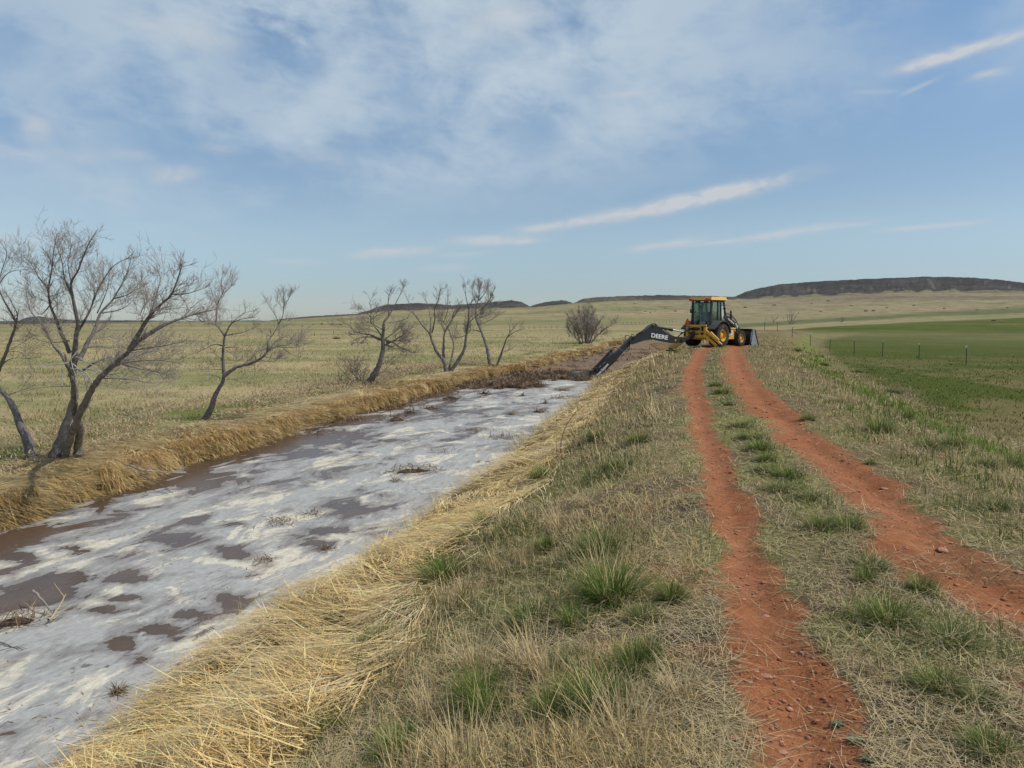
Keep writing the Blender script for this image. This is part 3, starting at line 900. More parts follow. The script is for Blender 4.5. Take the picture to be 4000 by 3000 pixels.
def build_straw():
    parts = []
    # ---- right bank: lodged golden reeds combed along and down the bank
    N = 150000
    x, y = scatter(N, 2.2, 62, -37, 30)
    Z = zones(x, y)
    keep = (Z['strawR'] > rng.random(N) * 0.9) & (x > XR(y) - 0.12)
    x, y = x[keep], y[keep]
    n = len(x); r = np.hypot(x, y)
    z = GZ(x, y)
    mound = 0.34 * np.clip(fbm(x * 1.5, y * 1.5, 601, 3) - 0.40, 0, 1)
    e = x - XR(y)
    swirl = fbm(x * 0.55, y * 0.55, 611, 3)
    swirl2 = fbm(x * 2.4, y * 2.4, 617, 2)
    head = np.pi * 1.06 + (swirl - 0.5) * 4.6 + (swirl2 - 0.5) * 3.6 + rng.normal(0, 0.34, n) + (rng.random(n) < 0.22) * rng.uniform(-1.6, 1.6, n)
    L = rng.uniform(0.18, 0.62, n) * np.clip(0.35 + 1.1 * e, 0.38, 1.0)
    lean = np.clip(rng.normal(1.05, 0.09, n), 0.7, 1.25)
    P = np.stack([x, y, np.maximum(z, WATER_Z) + mound * rng.random(n) + 0.015 + 0.07 * rng.random(n)], -1)
    c = lerp3(STRAW, STRAW2, rng.random(n) ** 1.3)
    c = lerp3(c, STRAW3, (rng.random(n) < 0.30) * 0.85)
    c = lerp3(c, np.array([0.62, 0.52, 0.34]), sstep(swirl2, 0.55, 0.75) * 0.5)
    w = np.maximum(0.0068, 0.00088 * r) * rng.uniform(0.45, 1.5, n)
    parts.append(blades(P, head, L, lean, w, jit(c, 0.95), rng.uniform(-0.15, 0.35, n), nseg=3))
    # stubble and whiskers standing at the waterline
    yy = np.concatenate([rng.uniform(2.5, 40, 2600)])
    xx = XR(yy) + rng.normal(0.02, 0.12, len(yy))
    rr_ = np.hypot(xx, yy)
    P = np.stack([xx, yy, np.maximum(GZ(xx, yy), WATER_Z - 0.02)], -1)
    parts.append(blades(P, rng.uniform(2.0, 4.2, len(yy)), rng.uniform(0.12, 0.5, len(yy)), rng.uniform(0.05, 0.6, len(yy)), np.maximum(0.003, 0.0006 * rr_), jit(np.tile([[0.46, 0.36, 0.19]], (len(yy), 1)), 0.5), rng.uniform(0, 0.7, len(yy)), nseg=3))
    stuff('straw_bank', parts, M_STRAW, 'golden lodged straw lying along the near bank of the ditch', 'straw')

    # ---- left bank: top mat combed towards the water, then a fringe that hangs down to the waterline
    parts = []
    N = 170000
    yy = 6.0 * (95 / 6.0) ** rng.random(N)
    Zd = rng.random(N) ** 1.3 * 2.9 - 0.02
    xx = XL(yy) - Zd
    vis = np.abs(np.arctan2(xx, yy)) < R_(40)
    Zz = zones(xx, yy)
    keep = vis & (Zz['strawL'] > rng.random(N) * 0.9)
    xx, yy, Zd = xx[keep], yy[keep], Zd[keep]
    n = len(xx); r = np.hypot(xx, yy)
    sw = fbm(xx * 0.6, yy * 0.6, 631, 3); sw2 = fbm(xx * 2.2, yy * 2.2, 633, 2)
    head = -0.45 + (sw - 0.5) * 4.6 + (sw2 - 0.5) * 1.6 + rng.normal(0, 0.3, n)
    mound = 0.12 * np.clip(fbm(xx * 1.2, yy * 1.2, 641, 3) - 0.35, 0, 1)
    P = np.stack([xx, yy, GZ(xx, yy) + mound * rng.random(n) + 0.02], -1)
    c = lerp3(STRAW, STRAW2, rng.random(n) ** 0.8)
    c = lerp3(c, STRAW3, (rng.random(n) < 0.16) * 0.8)
    c = lerp3(c, np.array([0.52, 0.43, 0.245]), 0.35 + 0.4 * sstep(Zd, 0.4, 1.6))
    w = np.maximum(0.006, 0.0008 * r) * rng.uniform(0.6, 1.4, n)
    parts.append(blades(P, head, rng.uniform(0.25, 0.65, n), np.clip(rng.normal(1.0, 0.08, n), 0.5, 1.12), w, jit(c, 0.85), rng.uniform(-0.1, 0.3, n), nseg=3))
    # hanging fringe
    N = 90000
    yy = 7.0 * (95 / 7.0) ** rng.random(N)
    tuft = fbm(yy * 2.0, yy * 0 + 4, 651, 3)
    dd = rng.uniform(0.03, 0.42, N) + 0.10 * (tuft - 0.5)
    xx = XL(yy) - dd
    gap = sstep(fbm(yy * 1.3, yy * 0 + 9, 655, 3), 0.56, 0.64)
    keep = (np.abs(np.arctan2(xx, yy)) < R_(40)) & (rng.random(N) > gap * 0.92)
    xx, yy, dd, tuft = xx[keep], yy[keep], dd[keep], tuft[keep]
    n = len(xx); r = np.hypot(xx, yy)
    P = np.stack([xx, yy, GZ(xx, yy) + rng.uniform(0.0, 0.09, n)], -1)
    head = -0.30 + rng.normal(0, 0.35, n) + (fbm(yy * 1.7, yy * 0 + 2, 661, 2) - 0.5) * 2.0
    L = rng.uniform(0.18, 0.42, n) * (0.6 + 0.9 * tuft)
    c = lerp3(STRAW3, STRAW, rng.random(n))
    c = lerp3(c, np.array([0.44, 0.34, 0.18]), np.full(n, 0.35))
    c = lerp3(c, STRAW2, (rng.random(n) < 0.18) * 0.8)
    c = lerp3(c, np.array([0.23, 0.135, 0.055]), (rng.random(n) < 0.22) * 0.8)
    w = np.maximum(0.006, 0.0008 * r) * rng.uniform(0.6, 1.4, n)
    parts.append(blades(P, head, L, np.clip(rng.normal(0.93, 0.13, n), 0.4, 1.15), w, jit(c, 0.9), rng.uniform(0.5, 1.3, n), nseg=4))
    # stems hanging down the cut face, coloured dark for shade below the lit top
    N = 60000
    yy = 7.0 * (95 / 7.0) ** rng.random(N)
    xx = XL(yy) - rng.uniform(-0.08, 0.22, N)
    keep = (np.abs(np.arctan2(xx, yy)) < R_(40)) & (fbm(yy * 1.9, yy * 0 + 3, 671, 3) > 0.44)
    xx, yy = xx[keep], yy[keep]; n = len(xx); r = np.hypot(xx, yy)
    P = np.stack([xx, yy, WATER_Z + rng.uniform(0.05, 0.48, n)], -1)
    c = lerp3(np.array([0.16, 0.095, 0.045]), STRAW3, rng.random(n))
    parts.append(blades(P, rng.normal(-0.2, 0.5, n), rng.uniform(0.1, 0.4, n), rng.normal(1.55, 0.16, n), np.maximum(0.006, 0.0008 * r), jit(c, 0.8), rng.uniform(0.0, 0.5, n), nseg=3))
    stuff('straw_fringe', parts, M_STRAW, 'shaggy golden straw hanging over the far bank of the ditch', 'straw')


build_straw()


def build_range_grass():
    N = 420000
    x, y = scatter(N, 11, 190, -39, 12)
    Z = zones(x, y)
    keep = (Z['dL'] > 0.8) & (rng.random(N) > sstep(np.hypot(x, y), 70, 190)) & (rng.random(N) > Z['strawL'] * 0.95)
    x, y = x[keep], y[keep]; Z = {k: v[keep] for k, v in Z.items()}
    n = len(x); r = np.hypot(x, y)
    base = ground_colour(x, y)
    P = np.stack([x, y, GZ(x, y) - 0.01], -1)
    hgt = (0.06 + 0.12 * sstep(fbm(x * 0.4, y * 0.4, 701, 3), 0.5, 0.75) + 0.16 * sstep(fbm(x * 1.5, y * 1.5, 703, 3), 0.56, 0.70)) * rng.uniform(0.5, 1.3, n)
    fl = (rng.random(n) < 0.30)
    c = base * 1.12
    c = lerp3(c, np.array([0.46, 0.375, 0.21]), fl * 0.55)
    c = lerp3(c, np.array([0.40, 0.33, 0.20]), sstep(fbm(x * 1.5, y * 1.5, 703, 3), 0.52, 0.66) * 0.6)
    c = lerp3(c, GREEN2, (rng.random(n) < 0.20) * 0.45)
    w = np.maximum(0.006, 0.0007 * r) * rng.uniform(0.6, 1.4, n)
    parts = [blades(P, rng.uniform(0, 6.28, n), hgt, np.clip(rng.normal(0.55, 0.25, n), 0, 1), w, jit(c, 0.4), rng.uniform(0, 1.2, n))]
    # pale broad dead leaves of a weed patch behind the third tree
    N = 26000
    y = rng.uniform(10, 44, N); dl = rng.gamma(4.0, 0.62, N) + 0.7
    x = XL(y) - dl
    keep = fbm(x * 0.5, y * 0.35, 711, 3) > 0.47
    x, y = x[keep], y[keep]; n = len(x); r = np.hypot(x, y)
    P = np.stack([x, y, GZ(x, y) + rng.uniform(0, 0.22, n)], -1)
    c = lerp3(np.array([0.50, 0.40, 0.255]), np.array([0.38, 0.26, 0.16]), rng.random(n))
    parts.append(blades(P, rng.uniform(0, 6.28, n), rng.uniform(0.06, 0.16, n), rng.uniform(0.3, 1.0, n), np.maximum(0.012, 0.0011 * r), jit(c, 0.5), rng.uniform(0, 1.2, n)))
    stuff('prairie_grass', parts, M_GRASS, 'pale green and tan grassland stretching beyond the far bank', 'grass')


build_range_grass()

# ------------------------------------------------------------------ pebbles and flat stones on the track


def stones_mesh(pos, size, flat, col):
    n = len(pos)
    # irregular 14-point stones
    base = []
    for zz, rad, cnt in ((-0.6, 0.6, 5), (0.1, 1.0, 6), (0.7, 0.55, 4)):
        for k in range(cnt):
            a = 2 * math.pi * k / cnt + zz
            base.append((rad * math.cos(a), rad * math.sin(a), zz))
    base = np.array(base)
    from mathutils.geometry import delaunay_2d_cdt  # noqa: F401  (kept out of the loop)
    bm = bmesh.new()
    for p in base: bm.verts.new(p)
    r_ = bmesh.ops.convex_hull(bm, input=bm.verts)
    bm.verts.index_update(); bmesh.ops.triangulate(bm, faces=bm.faces)
    bm.verts.ensure_lookup_table()
    B = np.array([v.co[:] for v in bm.verts]); Fc = np.array([[v.index for v in f.verts] for f in bm.faces])
    bm.free()
    m = len(B)
    J = B[None] * (1 + rng.normal(0, 0.16, (n, m, 3)))
    J = J * size[:, None, None]
    J[:, :, 2] *= flat[:, None]
    a = rng.uniform(0, 6.28, n); ca, sa = np.cos(a)[:, None], np.sin(a)[:, None]
    sx = rng.uniform(0.75, 1.35, n)[:, None]
    X = J[:, :, 0] * sx; Y = J[:, :, 1]
    V = np.stack([X * ca - Y * sa, X * sa + Y * ca, J[:, :, 2]], -1) + pos[:, None, :]
    Fa = (np.arange(n)[:, None, None] * m + Fc[None]).reshape(-1, 3)
    return V.reshape(-1, 3), Fa, np.repeat(col, m, 0)


def build_stones():
    N = 60000
    x, y = scatter(N, 2.0, 40, -5, 39)
    Z = zones(x, y)
    keep = rng.random(N) < Z['rut'] * 0.24
    keep &= fbm(x * 2.2, y * 1.2, 801, 3) > 0.36
    x, y = x[keep], y[keep]; n = len(x); r = np.hypot(x, y)
    size = np.clip(rng.gamma(2.0, 0.0028, n) + 0.0022, 0.002, 0.028) * np.clip(r / 8, 0.85, 1.5)
    pos = np.stack([x, y, GZ(x, y) + size * 0.2], -1)
    c = lerp3(SOIL, np.array([0.46, 0.235, 0.155]), rng.random(n))
    c = lerp3(c, np.array([0.19, 0.075, 0.04]), (rng.random(n) < 0.2) * 0.7)
    V, Fa, cc = stones_mesh(pos, size, rng.uniform(0.45, 0.85, n), jit(c, 0.3))
    me = np_mesh('gravel', V, [Fa], cc)
    tag(link_mesh('gravel', me, M_STONE), 'red gravel scattered along the two wheel ruts', 'gravel', kind='stuff')
    # larger flat slabs, each its own stone (pixels of the photograph, half width in px)
    slabs = [(2990, 2640, 32), (2955, 2625, 20), (2928, 2666, 18), (3015, 2588, 14), (2993, 2408, 22), (3134, 2480, 17), (3096, 2548, 14),
             (3140, 2552, 20), (3178, 2570, 14), (2872, 2884, 20), (2933, 2900, 20), (3055, 2938, 26), (3163, 2773, 18), (3120, 2855, 15),
             (3683, 2150, 46), (3720, 2122, 14), (3456, 1910, 26), (3850, 2195, 16), (3985, 2240, 22), (3945, 2478, 30), (3365, 2081, 14),
             (3170, 1822, 16), (2879, 2075, 16), (2850, 2100, 12), (2935, 2173, 10), (2862, 2572, 14), (3590, 2060, 10), (2905, 2340, 14), (2945, 2330, 14)]
    for k, (u, v, hwp) in enumerate(slabs):
        gx, gy, gz = hit(u, v)
        s = hwp * gy / F
        V, Fa, cc = stones_mesh(np.zeros((1, 3)), np.array([s * 0.85]), np.array([0.12]), np.array([[0.42, 0.20, 0.125]]) * rng.uniform(0.85, 1.1))
        me = np_mesh('flat_stone', V, [Fa], cc)
        o = link_mesh('flat_stone', me, M_STONE); o.location = (gx, gy, gz + s * 0.05)
        if hwp >= 45: lb = 'largest flat pale red stone, set in the right wheel rut'
        elif u < 3250: lb = 'flat pale red stone in or beside the left wheel rut'
        else: lb = 'flat pale red stone in or beside the right wheel rut'
        tag(o, lb, 'stone', 'flat stones in the wheel ruts' if hwp < 45 else None)


build_stones()

# ------------------------------------------------------------------ bare trees
M_BARK = mat('bark', (0.175, 0.158, 0.145), 0.95, spec=0.1, var=0.45, scale=14, bump=0.9, bscale=28)
M_TWIG = mat('twigs', (0.27, 0.225, 0.19), 0.9, spec=0.15, var=0.3, scale=3)
M_TWIG_PALE = mat('pale_twigs', (0.31, 0.265, 0.225), 0.9, spec=0.15, var=0.3, scale=3)
M_DEADWOOD = mat('dead_wood', (0.40, 0.375, 0.345), 0.85, spec=0.2, var=0.3, scale=6)


def tubes(paths, sides):
    """paths: list of (points (k,3), radii (k)); one vertex ring per point"""
    Vs, Qs = [], []
    off = 0
    ang = np.arange(sides) * 2 * np.pi / sides
    ca, sa = np.cos(ang), np.sin(ang)
    for P, rad in paths:
        P = np.asarray(P); k = len(P)
        Tn = np.gradient(P, axis=0)
        Tn /= np.linalg.norm(Tn, axis=1, keepdims=True) + 1e-9
        ref = np.array([0.13, 0.97, 0.21]) if abs(Tn[0, 1]) < 0.8 else np.array([1.0, 0.1, 0.0])
        U = np.cross(Tn, ref); U /= np.linalg.norm(U, axis=1, keepdims=True) + 1e-9
        W = np.cross(Tn, U)
        ring = P[:, None, :] + (U[:, None, :] * ca[None, :, None] + W[:, None, :] * sa[None, :, None]) * np.asarray(rad)[:, None, None]
        Vs.append(ring.reshape(-1, 3))
        i = np.arange(k - 1)[:, None]; j = np.arange(sides)[None]; j2 = (j + 1) % sides
        Qs.append((off + np.stack([i * sides + j, i * sides + j2, (i + 1) * sides + j2, (i + 1) * sides + j], -1)).reshape(-1, 4))
        off += k * sides
    return np.concatenate(Vs), np.concatenate(Qs)


def resample(P, Rd, step):
    P = np.asarray(P, float); Rd = np.asarray(Rd, float)
    s = np.concatenate([[0], np.cumsum(np.linalg.norm(np.diff(P, axis=0), axis=1))])
    n = max(3, int(s[-1] / step) + 1)
    t = np.linspace(0, s[-1], n)
    # smooth curve through the traced points (Catmull-Rom on the parameter)
    out = np.empty((n, 3))
    k = np.clip(np.searchsorted(s, t, side='right') - 1, 0, len(s) - 2)
    u = (t - s[k]) / (s[k + 1] - s[k] + 1e-9)
    p1 = P[k]; p2 = P[k + 1]; p0 = P[np.maximum(k - 1, 0)]; p3 = P[np.minimum(k + 2, len(P) - 1)]
    u = u[:, None]
    out = 0.5 * ((2 * p1) + (-p0 + p2) * u + (2 * p0 - 5 * p1 + 4 * p2 - p3) * u ** 2 + (-p0 + 3 * p1 - 3 * p2 + p3) * u ** 3)
    rr = np.interp(t, s, Rd)
    return out, rr


class Tree:
    def __init__(self, seed, vigour, up, twig, density):
        self.r = np.random.default_rng(seed)
        self.limbs, self.branches, self.twigs = [], [], []
        self.vig, self.up, self.tw, self.den = vigour, up, twig, density

    def grow(self, p, d, L, rad, level):
        r = self.r
        n = 4 + (level == 0) * 2
        pts = [p]; q = p.copy(); dd = d.copy()
        for k in range(n):
            dd = dd + r.normal(0, 0.17, 3) + np.array([0, 0, self.up * 0.16])
            dd /= np.linalg.norm(dd)
            q = q + dd * L / n
            pts.append(q)
        rr = np.linspace(rad, max(rad * 0.3, self.tw * 0.45), n + 1)
        (self.branches if rad > self.tw * 1.6 else self.twigs).append((np.array(pts), rr))
        if level >= 3 or L < 0.14: return
        m = r.poisson(self.den * (2.3 if level else 3.4) * min(1.0, L / 0.5))
        for _ in range(m):
            t = r.uniform(0.2, 1.0) * n
            i = min(int(t), n - 1); f = t - i
            b = pts[i] * (1 - f) + pts[i + 1] * f
            self.grow(b, self.turn(pts[i + 1] - pts[i]), L * r.uniform(0.32, 0.66), max(rad * 0.55, self.tw), level + 1)

    def turn(self, t):
        r = self.r
        t = t / (np.linalg.norm(t) + 1e-9)
        a = r.normal(0, 1, 3); a -= t * np.dot(a, t); a /= np.linalg.norm(a) + 1e-9
        th = math.radians(r.uniform(24, 62))
        d = t * math.cos(th) + a * math.sin(th) + np.array([0, 0, 0.30 * self.up])
        return d / np.linalg.norm(d)

    def limb(self, P, R, bare=0.25, kids=1.0, kidlen=1.0):
        step = 0.10 if R[0] > 0.05 else 0.07
        pts, rr = resample(P, R, step)
        wob = self.r.normal(0, 1, pts.shape) * rr[:, None] * 0.10
        wob[0] = 0
        pts = pts + wob
        rr = rr * (1 + self.r.normal(0, 0.05, len(rr)))
        self.limbs.append((pts, rr))
        s = np.concatenate([[0], np.cumsum(np.linalg.norm(np.diff(pts, axis=0), axis=1))])
        L = s[-1]
        m = int(self.den * 6.5 * kids * L * (1 - bare)) + (1 if kids > 0 else 0)
        for _ in range(m):
            t = bare + (1 - bare) * self.r.random() ** 0.8
            i = min(int(np.searchsorted(s, t * L)), len(pts) - 2)
            ln = self.vig * self.r.uniform(0.35, 1.0) * kidlen * (1.15 - 0.80 * t)
            self.grow(pts[i], self.turn(pts[i + 1] - pts[i]), ln, max(self.tw * 1.2, min(rr[i] * 0.42, self.tw * 2.6)), 0)
        # the tip runs out into twigs
        for _ in range(int(5 * kids)):
            self.grow(pts[-1], (lambda d: d / np.linalg.norm(d))(pts[-1] - pts[-3] + self.r.normal(0, 0.02, 3)), self.vig * self.r.uniform(0.12, 0.34) * kidlen, max(rr[-1] * 0.8, self.tw), 1)


def build_tree(name, label, base_uv, origin, scale, limbs, seed, vigour, up=1.0, twig=0.004, density=1.0, pale=0.5, cat='tree', group=None, depth_spread=0.45, dead=(), buried=0.12):
    """limbs: (list of zoom pixels, list of radii in zoom pixels at those ends, bare, kids, kidlen, depth factor)"""
    bu, bv = origin[0] + base_uv[0] * scale, origin[1] + base_uv[1] * scale
    bx, by, bz = hit(bu, bv)
    D = by * math.cos(PITCH) - (bz - EYE) * math.sin(PITCH)       # depth along the view axis
    t = Tree(seed, vigour, up, twig, density)
    r = np.random.default_rng(seed + 1000)
    known = []            # points already placed: a limb that starts there shares their depth

    def place(px, d_off):
        u, v = origin[0] + px[0] * scale, origin[1] + px[1] * scale
        dr = ray(u, v)
        k = (by + d_off) / dr[1]
        return np.array([dr[0] * k, by + d_off, EYE + dr[2] * k])

    m_px = scale * by / F
    for item in list(limbs):
        P, Rr = item[0], item[1]
        bare = item[2] if len(item) > 2 else 0.14
        kids = item[3] if len(item) > 3 else 1.0
        kl = item[4] if len(item) > 4 else 1.0
        start = 0.0
        best = 1e9
        for (kx, ky, kd) in known:
            q = (kx - P[0][0]) ** 2 + (ky - P[0][1]) ** 2
            if q < best: best, start = q, kd
        if best > 60 ** 2: start = r.normal(0, 0.05)
        length = sum(math.hypot(P[i + 1][0] - P[i][0], P[i + 1][1] - P[i][1]) for i in range(len(P) - 1)) * m_px
        end = start + r.normal(0, depth_spread) * length * (0.35 if Rr[0] * m_px > 0.10 else 1.0)
        n = len(P)
        offs = [start + (end - start) * (i / (n - 1)) for i in range(n)]
        pts = [place(p, o) for p, o in zip(P, offs)]
        for p, o in zip(P, offs): known.append((p[0], p[1], o))
        for i in range(n - 1):
            for f in (0.33, 0.66):
                known.append((P[i][0] * (1 - f) + P[i + 1][0] * f, P[i][1] * (1 - f) + P[i + 1][1] * f, offs[i] * (1 - f) + offs[i + 1] * f))
        rads = np.interp(np.linspace(0, 1, n), np.linspace(0, 1, len(Rr)), Rr) * m_px
        rads = rads * np.interp(np.linspace(0, 1, n), [0, 0.35, 1], [0.80, 0.60, 0.45])
        if P[0][1] >= base_uv[1] - 70 and Rr[0] * m_px > 0.02:
            pts = [pts[0] + np.array([0, 0, -buried])] + pts; rads = np.concatenate([[rads[0] * 1.25], rads])
        t.limb(pts, rads, bare, kids, kl)
    root = empty(name, (bx, by, bz))
    tag(root, label, cat, group)
    o3 = np.array([bx, by, bz])
    V, Q = tubes(t.limbs, 9)
    link_mesh('trunk', np_mesh('trunk', V - o3, [Q], smooth=True), M_BARK, root)
    V, Q = tubes(t.branches + t.twigs, 4)
    nb = sum(4 * (len(p[0]) - 1) for p in t.branches)
    cm = np_mesh('crown', V - o3, [Q], smooth=True)
    cm.materials.append(M_BARK if pale < 0.3 else M_TWIG)
    cm.materials.append(M_TWIG_PALE if pale > 0.5 else M_TWIG)
    mi = np.ones(len(Q), dtype=np.int32); mi[:nb] = 0
    cm.polygons.foreach_set('material_index', mi)
    link_mesh('crown', cm, None, root)
    if dead:
        dl = []
        for P, Rr in dead:
            pts = [place(p, -0.35 - 0.1 * i) for i, p in enumerate(P)]
            a, b = resample(pts, np.interp(np.linspace(0, 1, len(P)), np.linspace(0, 1, len(Rr)), Rr) * m_px, 0.08)
            a = a + r.normal(0, 0.006, a.shape)
            dl.append((a, b))
        V, Q = tubes(dl, 5)
        link_mesh('dead_limbs', np_mesh('dead_limbs', V - o3, [Q], smooth=True), M_DEADWOOD, root)
    return root


Z3 = ((0, 850), 1000 / 1580.0)
build_tree('bare_tree', 'leaning bare tree cut off by the left edge of the photo', (205, 1492), *Z3, [
    ([(205, 1492), (150, 1330), (100, 1210), (40, 1100), (-20, 1040), (-110, 950)], [44, 30, 22], 0.5, 0.3),
    ([(-20, 1040), (-15, 960), (0, 920), (40, 830), (70, 740), (95, 660), (75, 600), (40, 540), (0, 460), (-30, 380)], [18, 13, 5], 0.35),
    ([(95, 660), (108, 600), (70, 520), (40, 470)], [7, 3]), ([(-20, 430), (40, 350), (100, 325), (150, 322)], [6, 2]),
    ([(-20, 450), (-5, 380), (20, 300), (42, 220), (8, 160)], [6, 2]), ([(0, 920), (70, 870), (170, 870)], [5, 2]),
    ([(40, 830), (120, 830), (180, 880)], [4, 1]), ([(-110, 950), (-150, 800), (-120, 600), (-60, 450)], [20, 6]),
    ([(40, 1100), (90, 1080), (150, 1060)], [5, 2]),
], 11, 0.66, 0.45, 0.0024, 2.3, 0.6)

build_tree('bare_tree', 'largest bare tree with several thick twisted trunks and a wide crown', (400, 1490), *Z3, [
    ([(335, 1482), (390, 1330), (440, 1180), (462, 1080), (445, 980), (412, 900)], [46, 34, 30], 0.75, 0.5),
    ([(480, 1425), (490, 1300), (462, 1190), (455, 1100), (450, 1000)], [32, 36, 26], 0.8, 0.4),
    ([(400, 1465), (470, 1260), (540, 1110), (600, 1010), (700, 910), (800, 820), (880, 740)], [30, 30, 25, 14], 0.45, 1.1),
    ([(880, 740), (1000, 670), (1100, 630), (1220, 590), (1320, 570)], [15, 4]),
    ([(800, 815), (870, 690), (930, 600), (1000, 530), (1060, 470), (1110, 340), (1120, 300)], [17, 10, 3]),
    ([(1060, 470), (1150, 470), (1250, 440)], [6, 2]), ([(930, 600), (960, 500), (990, 380), (975, 330)], [6, 2]),
    ([(445, 980), (462, 850), (470, 740), (480, 640), (450, 500), (440, 400), (480, 330), (530, 200), (570, 120)], [28, 16, 3], 0.3),
    ([(418, 920), (380, 850), (330, 790), (280, 690), (240, 630), (190, 580), (165, 480), (160, 420)], [14, 9, 3]),
    ([(430, 830), (390, 740), (350, 640), (310, 540), (300, 440), (320, 320), (330, 220), (345, 130)], [18, 10, 3]),
    ([(490, 880), (540, 770), (590, 680), (620, 590), (700, 500), (780, 350), (810, 240)], [22, 12, 3]),
    ([(462, 740), (520, 640), (560, 560), (610, 430), (700, 300), (790, 250)], [12, 3]),
    ([(300, 440), (240, 370), (190, 280), (130, 230)], [6, 2]), ([(450, 500), (400, 380), (380, 260), (340, 150)], [8, 2]),
    ([(440, 400), (420, 280), (440, 180), (425, 90)], [6, 2]), ([(310, 540), (250, 600), (210, 560)], [5, 2]),
    ([(600, 590), (660, 450), (680, 330)], [6, 2]), ([(700, 500), (800, 470), (870, 390)], [6, 2]),
    ([(620, 590), (760, 560), (860, 470)], [6, 2]), ([(430, 760), (340, 770), (250, 760)], [6, 2], 0.2, 0.8),
    ([(430, 1040), (260, 1050), (60, 1090)], [4, 1], 0.2, 0.6), ([(500, 950), (620, 880), (720, 870), (900, 930), (1040, 980)], [9, 2], 0.2, 1.2),
    ([(600, 990), (800, 1000), (950, 1025)], [5, 2]), ([(740, 900), (850, 930), (1040, 965)], [6, 2], 0.2, 1.2), ([(700, 900), (860, 850), (1050, 780)], [7, 2], 0.2, 1.3),
    ([(640, 960), (760, 900), (960, 880), (1100, 900)], [6, 2], 0.2, 1.2), ([(800, 820), (950, 800), (1120, 770)], [6, 2], 0.2, 1.2),
    ([(540, 1110), (560, 1050), (640, 1020), (800, 1080)], [4, 1], 0.2, 0.8), ([(530, 800), (650, 800), (800, 850)], [6, 2], 0.2, 1.2),
], 12, 0.72, 0.45, 0.0024, 2.5, 0.6, dead=[
    ([(430, 895), (300, 910), (215, 895)], [5, 2]), ([(440, 930), (520, 950), (570, 1020), (592, 1065)], [5, 3]), ([(450, 900), (520, 990), (545, 1090), (560, 1120)], [5, 2]),
    ([(470, 860), (600, 930), (640, 1010)], [4, 2]), ([(700, 840), (640, 940), (580, 960), (520, 1010)], [4, 2]), ([(720, 850), (840, 830), (930, 810)], [4, 2]),
    ([(440, 1150), (480, 1180), (530, 1190), (560, 1120)], [4, 2]), ([(380, 930), (385, 1040), (340, 1110)], [3, 1]), ([(500, 800), (440, 880), (470, 980)], [4, 2]),
    ([(560, 900), (680, 870), (790, 870)], [4, 2]), ([(520, 930), (640, 960), (700, 990), (830, 990)], [4, 2]), ([(480, 1190), (440, 1130), (430, 1050)], [3, 1])])

Z4 = ((700, 1000), 800 / 1896.0)
build_tree('bare_tree', 'slender bare tree with a straight top and one long limb reaching right', (235, 1520), *Z4, [
    ([(232, 1520), (290, 1420), (330, 1290), (400, 1170), (412, 1090)], [46, 36, 28], 0.9, 0.3),
    ([(412, 1090), (405, 950), (410, 830), (420, 740)], [22, 18], 0.3, 0.7, 0.6),
    ([(420, 740), (340, 640), (200, 600), (170, 540)], [12, 4]), ([(340, 640), (345, 540), (350, 460), (400, 350), (430, 280), (470, 180)], [11, 3], 0.2, 1.5),
    ([(350, 460), (310, 360), (280, 270)], [5, 2], 0.2, 1.3), ([(400, 350), (390, 250), (400, 160)], [5, 2], 0.2, 1.4), ([(400, 350), (470, 290), (510, 200)], [4, 2], 0.2, 1.4),
    ([(425, 735), (480, 630), (560, 590), (670, 570)], [12, 4]), ([(480, 630), (520, 590), (600, 530), (680, 510)], [6, 2]),
    ([(430, 735), (550, 715), (640, 690), (740, 640)], [7, 2]), ([(395, 830), (320, 820), (200, 880), (60, 930)], [9, 2]),
    ([(395, 960), (340, 910), (310, 900)], [5, 2]), ([(390, 1000), (300, 1000)], [4, 2]), ([(390, 1050), (230, 1050)], [4, 2]), ([(385, 1135), (330, 1105), (255, 1100)], [5, 2]),
    ([(430, 850), (475, 845), (520, 850)], [8, 4]), ([(430, 870), (480, 900), (530, 940)], [4, 2]), ([(440, 1140), (530, 1140), (590, 1125)], [4, 2]), ([(430, 990), (500, 985), (560, 960)], [4, 2]),
    ([(415, 1110), (480, 1060), (560, 1020), (650, 1000), (720, 970), (780, 930), (820, 880)], [26, 18], 0.3, 0.9),
    ([(820, 880), (820, 800), (850, 750), (890, 690), (920, 630)], [14, 8]), ([(920, 630), (960, 550), (970, 440), (960, 330)], [7, 2], 0.2, 1.8),
    ([(920, 630), (900, 570), (860, 500), (800, 400)], [5, 2], 0.2, 1.4), ([(960, 480), (1010, 400), (1040, 340)], [4, 2], 0.2, 1.4),
    ([(820, 880), (900, 840), (1000, 820), (1080, 790), (1140, 730), (1190, 670)], [12, 3]), ([(940, 845), (1080, 845), (1220, 800)], [5, 2]),
    ([(960, 850), (1040, 910), (1140, 940)], [4, 2]), ([(840, 860), (900, 780), (1000, 740)], [5, 2]), ([(780, 930), (880, 950), (960, 950)], [5, 2], 0.1, 1.5),
    ([(660, 1000), (700, 1020), (700, 1090)], [5, 2]), ([(660, 970), (710, 900), (760, 850)], [4, 2]), ([(740, 960), (860, 980), (940, 940)], [4, 2], 0.1, 1.5), ([(890, 690), (960, 660), (1040, 620)], [4, 2]),
    ([(850, 750), (800, 720), (770, 700)], [5, 2]),
], 13, 0.56, 0.65, 0.0026, 2.6, 0.6)

